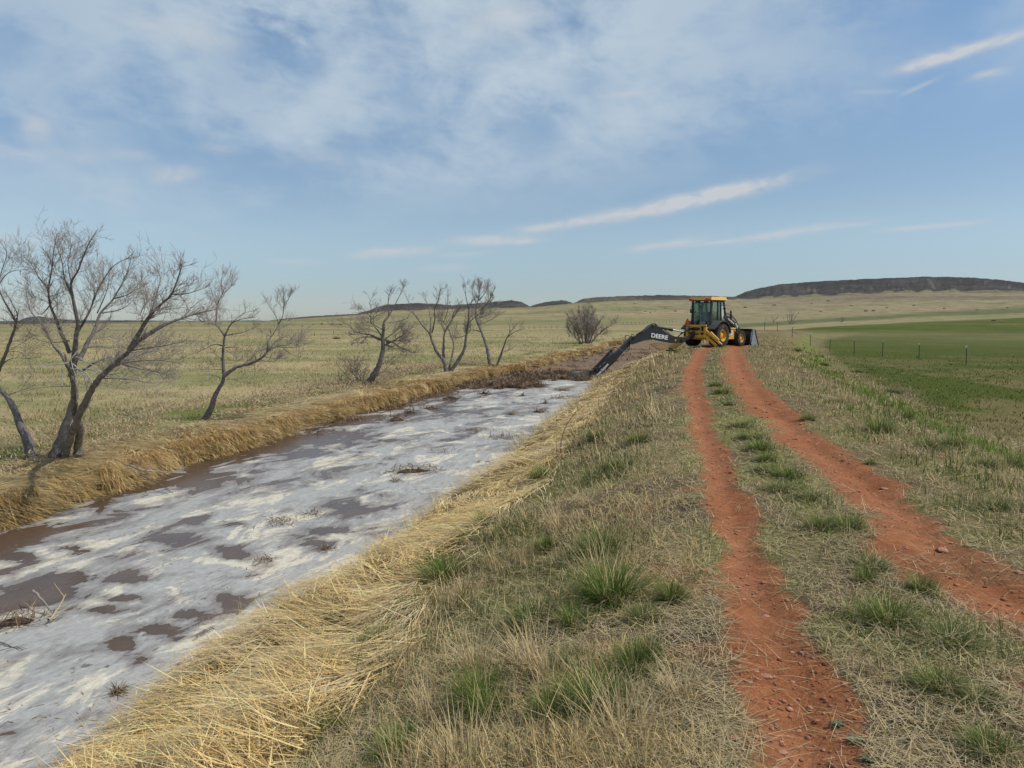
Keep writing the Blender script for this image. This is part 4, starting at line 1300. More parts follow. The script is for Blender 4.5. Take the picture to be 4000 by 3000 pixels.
Z5 = ((1300, 1050), 1100 / 2212.0)
build_tree('bare_tree', 'gnarled dark bare tree leaning right with spreading shoots at its foot', (265, 915), *Z5, [
    ([(265, 915), (330, 830), (370, 730), (395, 620), (392, 540), (400, 460)], [40, 32, 22], 0.55, 0.5),
    ([(400, 460), (402, 420), (440, 370), (480, 300), (520, 220), (575, 110)], [17, 9, 3], 0.4, 0.5), ([(440, 370), (435, 290), (440, 220), (465, 140)], [8, 3], 0.3, 0.5),
    ([(390, 540), (350, 480), (300, 420), (300, 380), (300, 300), (290, 270), (325, 190)], [9, 2], 0.3, 0.6), ([(300, 380), (250, 330)], [4, 2]),
    ([(385, 560), (300, 520), (240, 510), (170, 490), (120, 440), (40, 400)], [12, 2], 0.2, 0.6), ([(370, 560), (300, 535), (220, 540), (150, 570)], [10, 3], 0.2, 0.7),
    ([(170, 500), (145, 450), (135, 390)], [5, 2], 0.2, 0.5), ([(395, 480), (320, 430), (340, 370), (435, 330)], [6, 2]), ([(410, 560), (480, 580), (540, 620), (640, 660), (680, 640)], [12, 3]),
    ([(410, 600), (520, 540), (600, 480), (650, 430)], [10, 2]), ([(420, 580), (540, 560), (650, 550)], [8, 2]), ([(400, 560), (480, 500), (560, 440)], [7, 2]), ([(400, 590), (470, 610), (540, 570), (580, 560)], [8, 2]),
    ([(350, 500), (270, 470), (200, 440)], [5, 2]), ([(235, 925), (190, 800), (100, 710)], [4, 2], 0.2, 0.5), ([(225, 920), (215, 800), (195, 720)], [4, 2], 0.2, 0.5),
    ([(230, 930), (120, 850), (50, 770)], [4, 2], 0.2, 0.5), ([(225, 920), (130, 780), (85, 720)], [4, 2], 0.2, 0.5), ([(330, 850), (430, 780), (530, 680)], [4, 2], 0.2, 0.5),
    ([(320, 910), (400, 870)], [4, 2], 0.2, 0.4), ([(250, 900), (170, 840), (140, 760)], [4, 2], 0.2, 0.5), ([(240, 925), (240, 830), (280, 720)], [4, 2], 0.2, 0.5), ([(330, 840), (380, 760), (480, 700)], [4, 2], 0.2, 0.5),
    ([(250, 925), (100, 900), (60, 860)], [3, 1], 0.2, 0.6),
], 14, 0.75, 0.35, 0.0038, 2.4, 0.2, dead=[([(440, 420), (520, 410), (580, 390), (605, 350)], [6, 3])])

build_tree('bare_tree', 'bare tree whose four trunks spread in a vee from one foot', (905, 815), *Z5, [
    ([(888, 815), (870, 720), (820, 660), (780, 570), (760, 510), (700, 440), (640, 360), (600, 330)], [22, 16, 4], 0.45, 0.6),
    ([(893, 812), (870, 680), (872, 580), (880, 500), (930, 410), (1000, 300)], [18, 13, 4], 0.5, 0.8), ([(905, 812), (930, 720), (950, 600), (920, 500), (870, 420), (800, 370)], [14, 11, 3], 0.5, 0.8),
    ([(920, 815), (970, 740), (1030, 640), (1050, 520), (1065, 420), (1070, 330), (1090, 260), (1120, 230)], [22, 15, 5], 0.5, 0.7), ([(1070, 330), (1050, 240), (1040, 180), (1040, 120), (1020, 70)], [6, 2], 0.4, 0.4),
    ([(760, 510), (770, 440), (760, 350), (740, 270), (700, 210)], [8, 2], 0.3, 0.5), ([(780, 500), (800, 400), (800, 320), (830, 240), (845, 170), (885, 150)], [8, 3], 0.4, 0.4), ([(870, 420), (900, 330), (905, 180)], [5, 2], 0.3, 0.5),
    ([(1060, 430), (1130, 370), (1200, 330)], [6, 2]), ([(880, 500), (850, 420), (870, 340)], [5, 2]), ([(930, 410), (960, 330), (1000, 330)], [5, 2]), ([(1050, 520), (990, 540), (940, 540)], [5, 2]),
    ([(845, 170), (840, 120)], [3, 1], 0.3, 0.3), ([(640, 360), (600, 270), (570, 200)], [4, 1], 0.2, 0.4),
], 15, 0.75, 0.6, 0.0038, 2.4, 0.2)

build_tree('bare_tree', 'bare tree with a dense brushy top beside a short crooked stem', (1262, 762), *Z5, [
    ([(1240, 762), (1215, 640), (1185, 540), (1160, 480), (1120, 370), (1140, 250), (1160, 130)], [22, 14, 4], 0.4, 1.2),
    ([(1160, 480), (1150, 390), (1250, 350), (1310, 270)], [7, 2]), ([(1150, 250), (1200, 180), (1220, 110)], [5, 2], 0.1, 1.6), ([(1140, 300), (1100, 200), (1110, 110)], [5, 2], 0.1, 1.6),
    ([(1140, 250), (1150, 170), (1140, 90)], [5, 2], 0.1, 1.6), ([(1160, 330), (1220, 260), (1270, 160)], [6, 2], 0.1, 1.6), ([(1130, 400), (1190, 330), (1240, 220)], [6, 2], 0.1, 1.4), ([(1150, 440), (1240, 400), (1340, 340)], [5, 2]),
    ([(1290, 757), (1330, 650), (1360, 560), (1400, 490), (1450, 430)], [14, 8, 3], 0.45, 0.5), ([(1370, 540), (1420, 500), (1490, 475)], [6, 2], 0.2, 0.5),
    ([(1340, 655), (1400, 630), (1440, 600)], [4, 2], 0.3, 0.4), ([(1250, 760), (1290, 757)], [12, 10], 0.5, 0.0), ([(1170, 500), (1110, 480), (1060, 490)], [6, 2]), ([(1390, 500), (1390, 450), (1370, 420)], [4, 2], 0.2, 0.4),
], 16, 0.75, 0.8, 0.0042, 2.0, 0.6)

Z1 = ((2200, 1100), 800 / 2212.0)
build_tree('bushy_tree', 'round brushy bare tree at the bend of the ditch', (245, 672), *Z1, [
    ([(180, 662), (150, 550), (100, 470), (50, 370)], [11, 3], 0.1, 1.5), ([(215, 668), (190, 560), (140, 430), (100, 330)], [10, 3], 0.1, 1.5),
    ([(240, 672), (230, 540), (190, 420), (170, 290)], [11, 3], 0.1, 1.5), ([(250, 672), (255, 500), (270, 330), (280, 250)], [13, 3], 0.1, 1.5),
    ([(262, 672), (280, 540), (310, 420), (340, 330)], [11, 3], 0.1, 1.5), ([(280, 668), (330, 550), (390, 440), (425, 390)], [10, 3], 0.1, 1.5), ([(270, 670), (300, 520), (320, 400), (310, 280)], [9, 3], 0.1, 1.5),
    ([(400, 560), (430, 520), (470, 500), (520, 470), (575, 400)], [7, 3], 0.1, 0.8), ([(300, 665), (360, 590), (420, 540), (470, 500)], [9, 4], 0.2, 1.0), ([(470, 510), (475, 550)], [4, 2], 0.1, 0.5), ([(200, 668), (130, 600), (60, 520), (40, 430)], [8, 3], 0.1, 1.3),
    ([(250, 600), (220, 480), (230, 380), (220, 280)], [8, 3], 0.1, 1.5),
], 17, 1.3, 0.6, 0.0065, 1.6, 0.6, depth_spread=0.6)

Z6 = ((2700, 1000), 1300 / 2212.0)
build_tree('bare_tree', 'small distant bare tree with a tall fan of stems beyond the machine', (668, 452), *Z6, [
    ([(650, 452), (640, 410), (635, 385)], [2.2, 1]), ([(655, 452), (655, 400), (650, 365)], [2.2, 1]), ([(662, 452), (672, 400), (690, 362)], [2.2, 1]), ([(670, 452), (690, 410), (712, 380)], [2.2, 1]),
    ([(675, 452), (700, 430), (735, 430)], [2.0, 1]), ([(660, 452), (668, 400), (668, 370)], [2, 1]),
], 18, 1.2, 0.8, 0.032, 0.45, 0.3)
build_tree('bare_tree', 'smallest distant bare tree just right of the cab', (547, 456), *Z6, [
    ([(547, 456), (545, 425), (532, 402)], [2.2, 1]), ([(547, 440), (560, 420), (575, 408)], [1.8, 1]), ([(546, 430), (542, 410), (550, 402)], [1.5, 1]),
], 19, 1.0, 0.6, 0.032, 0.4, 0.3)
build_tree('bush', 'low round leafless bush far off behind the green field', (1000, 440), *Z6, [
    ([(995, 440), (980, 420), (972, 414)], [1.6, 1]), ([(1000, 440), (1000, 415), (1000, 408)], [1.6, 1]), ([(1003, 440), (1018, 420), (1028, 412)], [1.6, 1]), ([(998, 440), (1010, 418), (1012, 408)], [1.6, 1]),
], 20, 1.1, 0.5, 0.035, 0.5, 0.6, cat='bush')

# ------------------------------------------------------------------ machine materials
M_YEL = mat('machine_yellow', (0.66, 0.36, 0.035), 0.42, spec=0.45, var=0.10, scale=3, dirt=((0.26, 0.17, 0.09), 0.55))
M_ROOF = mat('roof_yellow', (0.72, 0.43, 0.09), 0.45, spec=0.4, var=0.08, scale=3)
M_BLK = mat('machine_black', (0.020, 0.021, 0.023), 0.48, spec=0.45, var=0.3, scale=4, dirt=((0.10, 0.075, 0.055), 0.35))
M_DARK = mat('dark_plastic', (0.045, 0.046, 0.048), 0.6, spec=0.35, var=0.2, scale=5, dirt=((0.13, 0.10, 0.075), 0.35))
M_RUB = mat('tyre_rubber', (0.040, 0.037, 0.035), 0.9, spec=0.15, var=0.25, scale=9, dirt=((0.145, 0.105, 0.075), 0.75))
M_STEEL = mat('chrome_rod', (0.72, 0.73, 0.74), 0.18, metal=1.0, var=0.05)
M_WORN = mat('worn_steel', (0.16, 0.145, 0.13), 0.6, metal=0.3, var=0.3, scale=6, dirt=((0.19, 0.13, 0.09), 0.6))
M_RED = mat('red_lamp', (0.50, 0.035, 0.025), 0.3, var=0.05)
M_ORG = mat('orange_reflector', (0.85, 0.075, 0.015), 0.5, var=0.05)
M_WHT = mat('white_paint', (0.78, 0.78, 0.76), 0.5, var=0.06)
M_LENS = mat('lamp_lens', (0.75, 0.76, 0.74), 0.15, var=0.05)
M_GREY = mat('grey_metal', (0.22, 0.23, 0.235), 0.5, var=0.15)
M_SKIN = mat('skin', (0.42, 0.23, 0.16), 0.6, var=0.08)
M_SHIRT = mat('grey_shirt', (0.17, 0.18, 0.19), 0.9, var=0.15)
M_JEANS = mat('blue_jeans', (0.07, 0.09, 0.14), 0.9, var=0.2)
M_CAP = mat('dark_cap', (0.018, 0.017, 0.018), 0.8, var=0.2)


def glass_mat():
    m = bpy.data.materials.new('tinted_glass'); m.use_nodes = True
    T = NT(m.node_tree)
    tr = T.node('ShaderNodeBsdfTransparent'); tr.inputs[0].default_value = (0.74, 0.85, 0.81, 1)
    gl = T.node('ShaderNodeBsdfGlossy'); gl.inputs['Roughness'].default_value = 0.04
    df = T.node('ShaderNodeBsdfDiffuse'); df.inputs[0].default_value = (0.30, 0.33, 0.31, 1)
    fr = T.node('ShaderNodeFresnel'); fr.inputs[0].default_value = 1.5
    m1 = T.node('ShaderNodeMixShader'); T.put(m1.inputs[0], T.ramp(T.noise(T.node('ShaderNodeTexCoord').outputs['Object'], 2.0, 5, 0.6), 0.4, 0.7, 0.03, 0.10))
    T.l.new(tr.outputs[0], m1.inputs[1]); T.l.new(df.outputs[0], m1.inputs[2])
    m2 = T.node('ShaderNodeMixShader'); T.l.new(T.math('MULTIPLY', fr.outputs[0], 0.7), m2.inputs[0]); T.l.new(m1.outputs[0], m2.inputs[1]); T.l.new(gl.outputs[0], m2.inputs[2])
    T.l.new(m2.outputs[0], T.n['Material Output'].inputs[0])
    return m


M_GLASS = glass_mat()


class BM:
    """collects shapes into one mesh"""
    def __init__(self): self.b = bmesh.new()

    def _bev(self, faces_before, bev):
        if bev:
            new = [f for f in self.b.faces if f not in faces_before]
            ed = list({e for f in new for e in f.edges if len(e.link_faces) == 2 and e.calc_face_angle(0) > 0.4})
            bmesh.ops.bevel(self.b, geom=ed, offset=bev, segments=2, affect='EDGES', profile=0.6, clamp_overlap=True)

    def box(self, lo, hi, bev=0.012):
        return self.hexa([(lo[0], lo[1], lo[2]), (hi[0], lo[1], lo[2]), (hi[0], hi[1], lo[2]), (lo[0], hi[1], lo[2]),
                          (lo[0], lo[1], hi[2]), (hi[0], lo[1], hi[2]), (hi[0], hi[1], hi[2]), (lo[0], hi[1], hi[2])], bev)

    def hexa(self, p, bev=0.012):
        before = set(self.b.faces)
        v = [self.b.verts.new(q) for q in p]
        for f in ((3, 2, 1, 0), (4, 5, 6, 7), (0, 1, 5, 4), (1, 2, 6, 5), (2, 3, 7, 6), (3, 0, 4, 7)):
            self.b.faces.new([v[i] for i in f])
        self._bev(before, bev); return self

    def bar(self, a, b, w, h, up=(0, 0, 1), bev=0.01, w2=None, h2=None):
        a, b, up = Vector(a), Vector(b), Vector(up)
        d = (b - a).normalized()
        s = d.cross(up).normalized(); u = s.cross(d).normalized()
        w2 = w if w2 is None else w2; h2 = h if h2 is None else h2
        q = lambda c, W, H: [c - s * W / 2 - u * H / 2, c + s * W / 2 - u * H / 2, c + s * W / 2 + u * H / 2, c - s * W / 2 + u * H / 2]
        A, B = q(a, w, h), q(b, w2, h2)
        return self.hexa([*A, *B], bev)

    def cyl(self, a, b, r, r2=None, seg=16):
        a, b = Vector(a), Vector(b); r2 = r if r2 is None else r2
        d = (b - a).normalized(); s = d.orthogonal().normalized(); u = d.cross(s)
        A, B = [], []
        for k in range(seg):
            t = 2 * math.pi * k / seg; w = s * math.cos(t) + u * math.sin(t)
            A.append(self.b.verts.new(a + w * r)); B.append(self.b.verts.new(b + w * r2))
        for k in range(seg):
            k2 = (k + 1) % seg
            self.b.faces.new([A[k], A[k2], B[k2], B[k]])
        self.b.faces.new(A[::-1]); self.b.faces.new(B); return self

    def prism(self, poly, a, b, bev=0.0):
        """poly: list of 3-d points (flat), swept from offset a to offset b"""
        before = set(self.b.faces)
        a, b = Vector(a), Vector(b)
        A = [self.b.verts.new(Vector(p) + a) for p in poly]; B = [self.b.verts.new(Vector(p) + b) for p in poly]
        n = len(A)
        self.b.faces.new(A[::-1]); self.b.faces.new(B)
        for k in range(n):
            self.b.faces.new([A[k], A[(k + 1) % n], B[(k + 1) % n], B[k]])
        self._bev(before, bev); return self

    def tube(self, pts, r, seg=8):
        P, rr = resample(pts, [r] * len(pts), 0.04)
        V, Q = tubes([(P, rr)], seg)
        v = [self.b.verts.new(p) for p in V]
        for q in Q: self.b.faces.new([v[i] for i in q])
        return self

    def lathe(self, prof, c, axis, seg=32):
        """prof: (radius, offset along axis)"""
        c, ax = Vector(c), Vector(axis).normalized(); s = ax.orthogonal().normalized(); u = ax.cross(s)
        rings = []
        for (r, o) in prof:
            rings.append([self.b.verts.new(c + ax * o + (s * math.cos(2 * math.pi * k / seg) + u * math.sin(2 * math.pi * k / seg)) * r) for k in range(seg)] if r > 1e-5 else [self.b.verts.new(c + ax * o)])
        for A, B in zip(rings, rings[1:]):
            for k in range(seg):
                k2 = (k + 1) % seg
                if len(A) == 1: self.b.faces.new([A[0], B[k2], B[k]])
                elif len(B) == 1: self.b.faces.new([A[k], A[k2], B[0]])
                else: self.b.faces.new([A[k], A[k2], B[k2], B[k]])
        return self

    def done(self, name, m, parent, smooth=True, inv=None):
        bmesh.ops.recalc_face_normals(self.b, faces=self.b.faces)
        if inv is not None:
            bmesh.ops.transform(self.b, matrix=inv, verts=self.b.verts)
        me = bpy.data.meshes.new(name); self.b.to_mesh(me); self.b.free()
        if smooth:
            me.polygons.foreach_set('use_smooth', [True] * len(me.polygons))
            me.set_sharp_from_angle(angle=R_(32))
        return link_mesh(name, me, m, parent)


def lettering(text, name, m, parent, origin, xdir, ydir, height, bold=0.0, inv=None, width=None):
    cu = bpy.data.curves.new(name, 'FONT'); cu.body = text; cu.size = 1.0; cu.extrude = 0.006; cu.offset = bold
    cu.align_x = 'CENTER'; cu.align_y = 'CENTER'
    tmp = bpy.data.objects.new(name, cu); COL.objects.link(tmp)
    dg = bpy.context.evaluated_depsgraph_get()
    me = bpy.data.meshes.new_from_object(tmp.evaluated_get(dg))
    bpy.data.objects.remove(tmp)
    x = Vector(xdir).normalized(); y = Vector(ydir).normalized(); z = x.cross(y)
    s = height / 0.70
    co = [v.co.copy() for v in me.vertices]
    wd = max(c.x for c in co) - min(c.x for c in co)
    sx = s if width is None else width / wd
    M = Matrix.Translation(Vector(origin)) @ Matrix((x * sx, y * s, z)).transposed().to_4x4()
    if inv is not None: M = inv @ M
    me.transform(M)
    return link_mesh(name, me, m, parent)


# ------------------------------------------------------------------ the excavating machine (tractor with loader and digging arm)
HEAD = R_(47)
MX, MY = 10.9, 42.66
MZ = float(GZ(np.array([MX]), np.array([MY]))[0])


def build_machine():
    root = empty('backhoe_loader', (MX, MY, MZ), -HEAD)
    tag(root, 'yellow and black tractor loader digging in the ditch with its long rear arm', 'backhoe')
    root_m = Matrix.Translation((MX, MY, MZ)) @ Matrix.Rotation(-HEAD, 4, 'Z')
    inv = root_m.inverted()

    def wheel(x, y, R, W, rim, lugs, lugw):
        s = 1 if x > 0 else -1
        b = BM()
        hw = W / 2
        b.lathe([(rim, -hw * 0.86), (rim + 0.04, -hw * 0.98), (R * 0.80, -hw * 1.02), (R * 0.93, -hw * 0.92), (R * 0.965, -hw * 0.6), (R * 0.975, 0), (R * 0.965, hw * 0.6), (R * 0.93, hw * 0.92),
                 (R * 0.80, hw * 1.02), (rim + 0.04, hw * 0.98), (rim, hw * 0.86), (rim * 0.97, 0), (rim, -hw * 0.86)], (x, y, R), (1, 0, 0), 40)
        for k in range(lugs):
            for sd in (-1, 1):
                a = 2 * math.pi * (k + (0.5 if sd > 0 else 0)) / lugs
                a2 = a + 0.55 * 2 * math.pi / lugs * 1.2
                p = lambda ang, xx, rr: Vector((x + xx, y + math.cos(ang) * rr, R + math.sin(ang) * rr))
                da = lugw / R / 2
                o1, i1 = hw * 0.99 * sd, 0.02 * sd
                q = [p(a - da, o1, R * 0.86), p(a + da, o1, R * 0.86), p(a2 + da, i1, R * 0.95), p(a2 - da, i1, R * 0.95), p(a - da * .8, o1 * 0.94, R), p(a + da * .8, o1 * 0.94, R), p(a2 + da * .8, i1, R * 1.0), p(a2 - da * .8, i1, R * 1.0)]
                b.hexa(q, 0)
        w = b.done('wheel', M_RUB, root)
        b = BM()
        b.lathe([(rim * 1.0, -hw * 0.85), (rim * 0.98, 0), (rim * 1.03, hw * 0.80), (rim * 0.97, hw * 0.90), (rim * 0.90, hw * 0.75), (rim * 0.80, hw * 0.30), (rim * 0.55, hw * 0.22), (rim * 0.42, hw * 0.26), (rim * 0.40, hw * 0.55), (rim * 0.28, hw * 0.62), (0, hw * 0.64)],
                (x, y, R), (s, 0, 0), 36)
        rm = b.done('rim', M_YEL, w)
        b = BM()
        for k in range(8):
            a = 2 * math.pi * k / 8
            c = Vector((x + s * hw * 0.24, y + math.cos(a) * rim * 0.62, R + math.sin(a) * rim * 0.62))
            b.cyl(c, c + Vector((s * 0.04, 0, 0)), 0.022, seg=6)
        b.done('wheel_nuts', M_WORN, w, False)

    wheel(0.86, 0, 0.65, 0.48, 0.335, 20, 0.055); wheel(-0.86, 0, 0.65, 0.48, 0.335, 20, 0.055)
    wheel(0.83, 2.12, 0.45, 0.32, 0.235, 16, 0.05); wheel(-0.83, 2.12, 0.45, 0.32, 0.235, 16, 0.05)

    # frame and axles
    b = BM()
    b.box((-0.36, -0.85, 0.42), (0.36, 2.55, 0.78)).box((-0.62, -0.16, 0.50), (0.62, 0.16, 0.80)).box((-0.68, 2.02, 0.36), (0.68, 2.22, 0.54))
    b.box((-0.40, 2.50, 0.45), (0.40, 2.72, 0.98), 0.03)
    b.done('chassis', M_YEL, root)
    # bonnet, grille, exhaust
    b = BM()
    b.hexa([(-0.40, 0.95, 0.80), (0.40, 0.95, 0.80), (0.38, 2.55, 0.80), (-0.38, 2.55, 0.80), (-0.38, 0.95, 1.66), (0.38, 0.95, 1.66), (0.33, 2.50, 1.40), (-0.33, 2.50, 1.40)], 0.05)
    hood = b.done('bonnet', M_YEL, root)
    b = BM(); b.box((-0.31, 2.555, 0.86), (0.31, 2.60, 1.34), 0.015)
    for k in range(6): b.box((-0.29, 2.601, 0.90 + 0.07 * k), (0.29, 2.612, 0.925 + 0.07 * k), 0)
    b.done('grille', M_BLK, hood)
    b = BM(); 
    for k in range(5): b.box((0.392, 1.25 + 0.16 * k, 0.95), (0.405, 1.34 + 0.16 * k, 1.30), 0)
    b.done('side_vents', M_BLK, hood, False)
    b = BM(); b.cyl((0.30, 2.02, 1.44), (0.30, 2.02, 1.93), 0.055).cyl((0.30, 2.02, 1.93), (0.30, 1.99, 2.02), 0.045).cyl((0.30, 2.02, 1.52), (0.30, 2.02, 1.80), 0.075)
    b.done('exhaust_stack', M_BLK, root)
    # tanks and steps either side
    for s in (1, -1):
        b = BM()
        b.box((min(s * 0.42, s * 0.80), 0.80, 0.42), (max(s * 0.42, s * 0.80), 1.58, 0.98), 0.03)
        tk = b.done('side_tank', M_YEL, root)
        b = BM(); b.box((min(s * 0.40, s * 0.86), 0.72, 0.985), (max(s * 0.40, s * 0.86), 1.66, 1.05), 0.02); b.done('tank_lid', M_ROOF, tk)
        b = BM()
        b.box((min(s * 0.801, s * 0.815), 1.22, 0.52), (max(s * 0.801, s * 0.815), 1.40, 0.92), 0); b.done('label_plate', M_WHT if s > 0 else M_YEL, tk, False)
        if s > 0:
            for k in range(4):
                b = BM(); b.box((0.816, 1.24, 0.86 - 0.075 * k), (0.820, 1.38, 0.88 - 0.075 * k), 0); b.done('label_line', M_DARK, tk, False)
            b = BM(); b.box((0.816, 1.23, 0.53), (0.820, 1.39, 0.64), 0); b.done('label_stripe', M_YEL, tk, False)
        b = BM(); b.box((min(s * 0.80, s * 0.90), 0.84, 0.76), (max(s * 0.80, s * 0.90), 0.98, 0.80)).box((min(s * 0.80, s * 0.90), 0.90, 0.47), (max(s * 0.80, s * 0.90), 1.04, 0.51)); b.done('step', M_ROOF, tk)

    # cab
    rb, rt, fb, ft = (0.585, -0.55, 1.02), (0.60, -0.47, 2.56), (0.585, 1.08, 1.10), (0.56, 0.80, 2.56)
    b = BM()
    for s in (1, -1):
        f = lambda p: (s * p[0], p[1], p[2])
        b.bar(f(rb), f(rt), 0.10, 0.10).bar(f(fb), f(ft), 0.07, 0.07)
        b.bar((s * 0.59, 0.20, 1.35), (s * 0.595, 0.14, 2.56), 0.07, 0.07).bar((s * 0.59, 0.52, 1.35), (s * 0.585, 0.42, 2.56), 0.07, 0.07)
        b.bar((s * 0.59, -0.55, 1.36), (s * 0.59, 0.55, 1.36), 0.06, 0.06).bar((s * 0.58, 0.50, 1.12), (s * 0.58, 1.08, 1.12), 0.06, 0.06)
        b.bar((s * 0.60, -0.48, 2.53), (s * 0.56, 0.80, 2.53), 0.07, 0.08)
    b.bar((-0.60, -0.49, 2.50), (0.60, -0.49, 2.50), 0.10, 0.16).bar((-0.57, 0.80, 2.52), (0.57, 0.80, 2.52), 0.07, 0.08)
    b.bar((-0.59, -0.55, 1.05), (0.59, -0.55, 1.05), 0.08, 0.12).bar((-0.58, 1.08, 1.12), (0.58, 1.08, 1.12), 0.07, 0.10)
    cab = b.done('cab', M_BLK, root)
    b = BM(); b.box((-0.57, -0.52, 0.86), (0.57, 1.05, 1.02), 0.02); b.done('cab_floor', M_BLK, cab)
    b = BM(); b.hexa([(-0.555, 0.60, 1.02), (0.555, 0.60, 1.02), (0.555, 1.05, 1.02), (-0.555, 1.05, 1.02), (-0.50, 0.72, 1.42), (0.50, 0.72, 1.42), (0.50, 0.98, 1.45), (-0.50, 0.98, 1.45)], 0.04)
    b.done('dashboard', M_DARK, cab)
    for s in (1, -1):
        b = BM(); b.box((min(s * 0.30, s * 0.555), -0.35, 1.02), (max(s * 0.30, s * 0.555), 0.45, 1.36), 0.03); b.done('side_console', M_DARK, cab)
    # panes
    def pane(pts, n):
        b = BM(); b.prism(pts, Vector(n) * -0.003, Vector(n) * 0.003); return b.done('window', M_GLASS, cab, False)
    pane([(-0.54, -0.525, 1.12), (0.54, -0.525, 1.12), (0.55, -0.475, 2.42), (-0.55, -0.475, 2.42)], (0, 1, 0))
    pane([(-0.54, 1.075, 1.18), (0.54, 1.075, 1.18), (0.52, 0.81, 2.48), (-0.52, 0.81, 2.48)], (0, 1, 0))
    for s in (1, -1):
        pane([(s * 0.59, -0.49, 1.40), (s * 0.59, 0.165, 1.40), (s * 0.597, 0.105, 2.48), (s * 0.597, -0.43, 2.48)], (1, 0, 0))
        pane([(s * 0.59, 0.235, 1.40), (s * 0.59, 0.485, 1.40), (s * 0.59, 0.385, 2.48), (s * 0.594, 0.18, 2.48)], (1, 0, 0))
        pane([(s * 0.587, 0.555, 1.16), (s * 0.587, 1.04, 1.16), (s * 0.565, 0.78, 2.48), (s * 0.587, 0.46, 2.48)], (1, 0, 0))
    # roof with lamps
    b = BM(); b.hexa([(-0.70, -0.66, 2.59), (0.70, -0.66, 2.59), (0.68, 0.98, 2.59), (-0.68, 0.98, 2.59), (-0.66, -0.60, 2.76), (0.66, -0.60, 2.76), (0.63, 0.92, 2.78), (-0.63, 0.92, 2.78)], 0.045)
    roof = b.done('roof', M_ROOF, root)
    b = BM(); b.box((-0.64, -0.60, 2.545), (0.64, 0.92, 2.588), 0.01); b.done('roof_lining', M_BLK, roof)
    for x in (-0.62, 0.40):
        b = BM(); b.box((x - 0.07, -0.72, 2.54), (x + (0.22 if x > 0 else 0.12), -0.64, 2.66), 0.02); b.done('tail_lamp', M_RED, roof)
    for x in (-0.42, 0.02, 0.13, 0.52):
        b = BM(); b.cyl((x, -0.55, 2.50), (x, -0.60, 2.50), 0.042, seg=12); b.done('work_lamp', M_LENS, roof)
    # seat and steering wheel
    b = BM(); b.box((-0.42, -0.18, 1.20), (0.10, 0.30, 1.36), 0.05).hexa([(-0.40, 0.22, 1.34), (0.08, 0.22, 1.34), (0.08, 0.34, 1.34), (-0.40, 0.34, 1.34), (-0.36, 0.30, 1.95), (0.04, 0.30, 1.95), (0.04, 0.40, 1.95), (-0.36, 0.40, 1.95)], 0.04).cyl((-0.16, 0.06, 1.02), (-0.16, 0.06, 1.2), 0.09)
    b.done('operator_seat', M_DARK, root)
    b = BM(); b.cyl((0, 0.82, 1.42), (0, 0.66, 1.64), 0.03)
    for k in range(20):
        a, a2 = 2 * math.pi * k / 20, 2 * math.pi * (k + 1) / 20
        f = lambda t: Vector((0.19 * math.cos(t), 0.64 + 0.13 * math.sin(t), 1.65 + 0.14 * math.sin(t) * 1.0))
        b.cyl(f(a), f(a2), 0.016, seg=6)
    b.done('steering_wheel', M_BLK, root)
    # levers in front of the rear window
    for x in (-0.30, 0.02):
        b = BM(); b.tube([(x, -0.45, 1.02), (x, -0.44, 1.35), (x - 0.02, -0.40, 1.62)], 0.018); b.done('control_lever', M_BLK, root)
    b = BM(); b.tube([(-0.52, -0.60, 2.30), (-0.60, -0.66, 2.2), (-0.60, -0.66, 2.0)], 0.012).box((-0.64, -0.69, 1.88), (-0.50, -0.66, 2.08), 0.01); b.done('mirror', M_BLK, cab)
    # fenders
    for s in (1, -1):
        b = BM()
        prof = [(-0.95, 1.02), (-0.62, 1.22), (-0.30, 1.40), (0.05, 1.46), (0.38, 1.42), (0.62, 1.28), (0.80, 1.02), (0.86, 0.80)]
        inn = [(y * 0.93 + 0.02, z - 0.055) for y, z in prof]
        poly = [(0, y, z) for y, z in prof] + [(0, y, z) for y, z in inn[::-1]]
        b.prism(poly, (s * 0.585, 0, 0), (s * 1.06, 0, 0), 0.008)
        fd = b.done('fender', M_DARK, root)
    # tail frame of the digging arm: plates with oval openings
    b = BM()
    b.bar((-0.62, -0.98, 1.19), (0.62, -0.98, 1.19), 0.10, 0.09).bar((-0.60, -0.98, 0.60), (0.60, -0.98, 0.60), 0.10, 0.16)
    b.bar((-0.55, -0.98, 0.60), (-0.55, -0.98, 1.17), 0.10, 0.20).bar((0.55, -0.98, 0.60), (0.55, -0.98, 1.17), 0.10, 0.24)
    b.bar((-0.46, -0.99, 0.85), (0.46, -0.99, 0.85), 0.07, 0.07)
    for cx, cz, w in ((-0.05, 1.0, 0.36), (-0.02, 0.72, 0.30)):
        for k in range(14):
            a, a2 = 2 * math.pi * k / 14, 2 * math.pi * (k + 1) / 14
            h = 0.13 if cz > 0.9 else 0.07
            b.bar((cx + w * math.copysign(abs(math.cos(a)) ** 0.6, math.cos(a)), -1.0, cz + h * math.sin(a)), (cx + w * math.copysign(abs(math.cos(a2)) ** 0.6, math.cos(a2)), -1.0, cz + h * math.sin(a2)), 0.06, 0.05, up=(0, 1, 0), bev=0)
    for s in (1, -1):
        b.box((min(s * 0.50, s * 0.64), -1.05, 0.50), (max(s * 0.50, s * 0.64), -0.55, 1.10), 0.03)
    fr = b.done('tail_frame', M_YEL, root)
    b = BM(); b.box((-0.48, -0.93, 0.60), (0.48, -0.80, 1.16), 0.02).cyl((-0.35, -0.97, 0.74), (0.40, -0.97, 0.74), 0.035); b.done('frame_back', M_BLK, fr)
    b = BM(); b.box((-0.05, -0.62, 1.23), (0.30, -0.56, 1.40), 0.01); b.done('plate', M_GREY, fr)
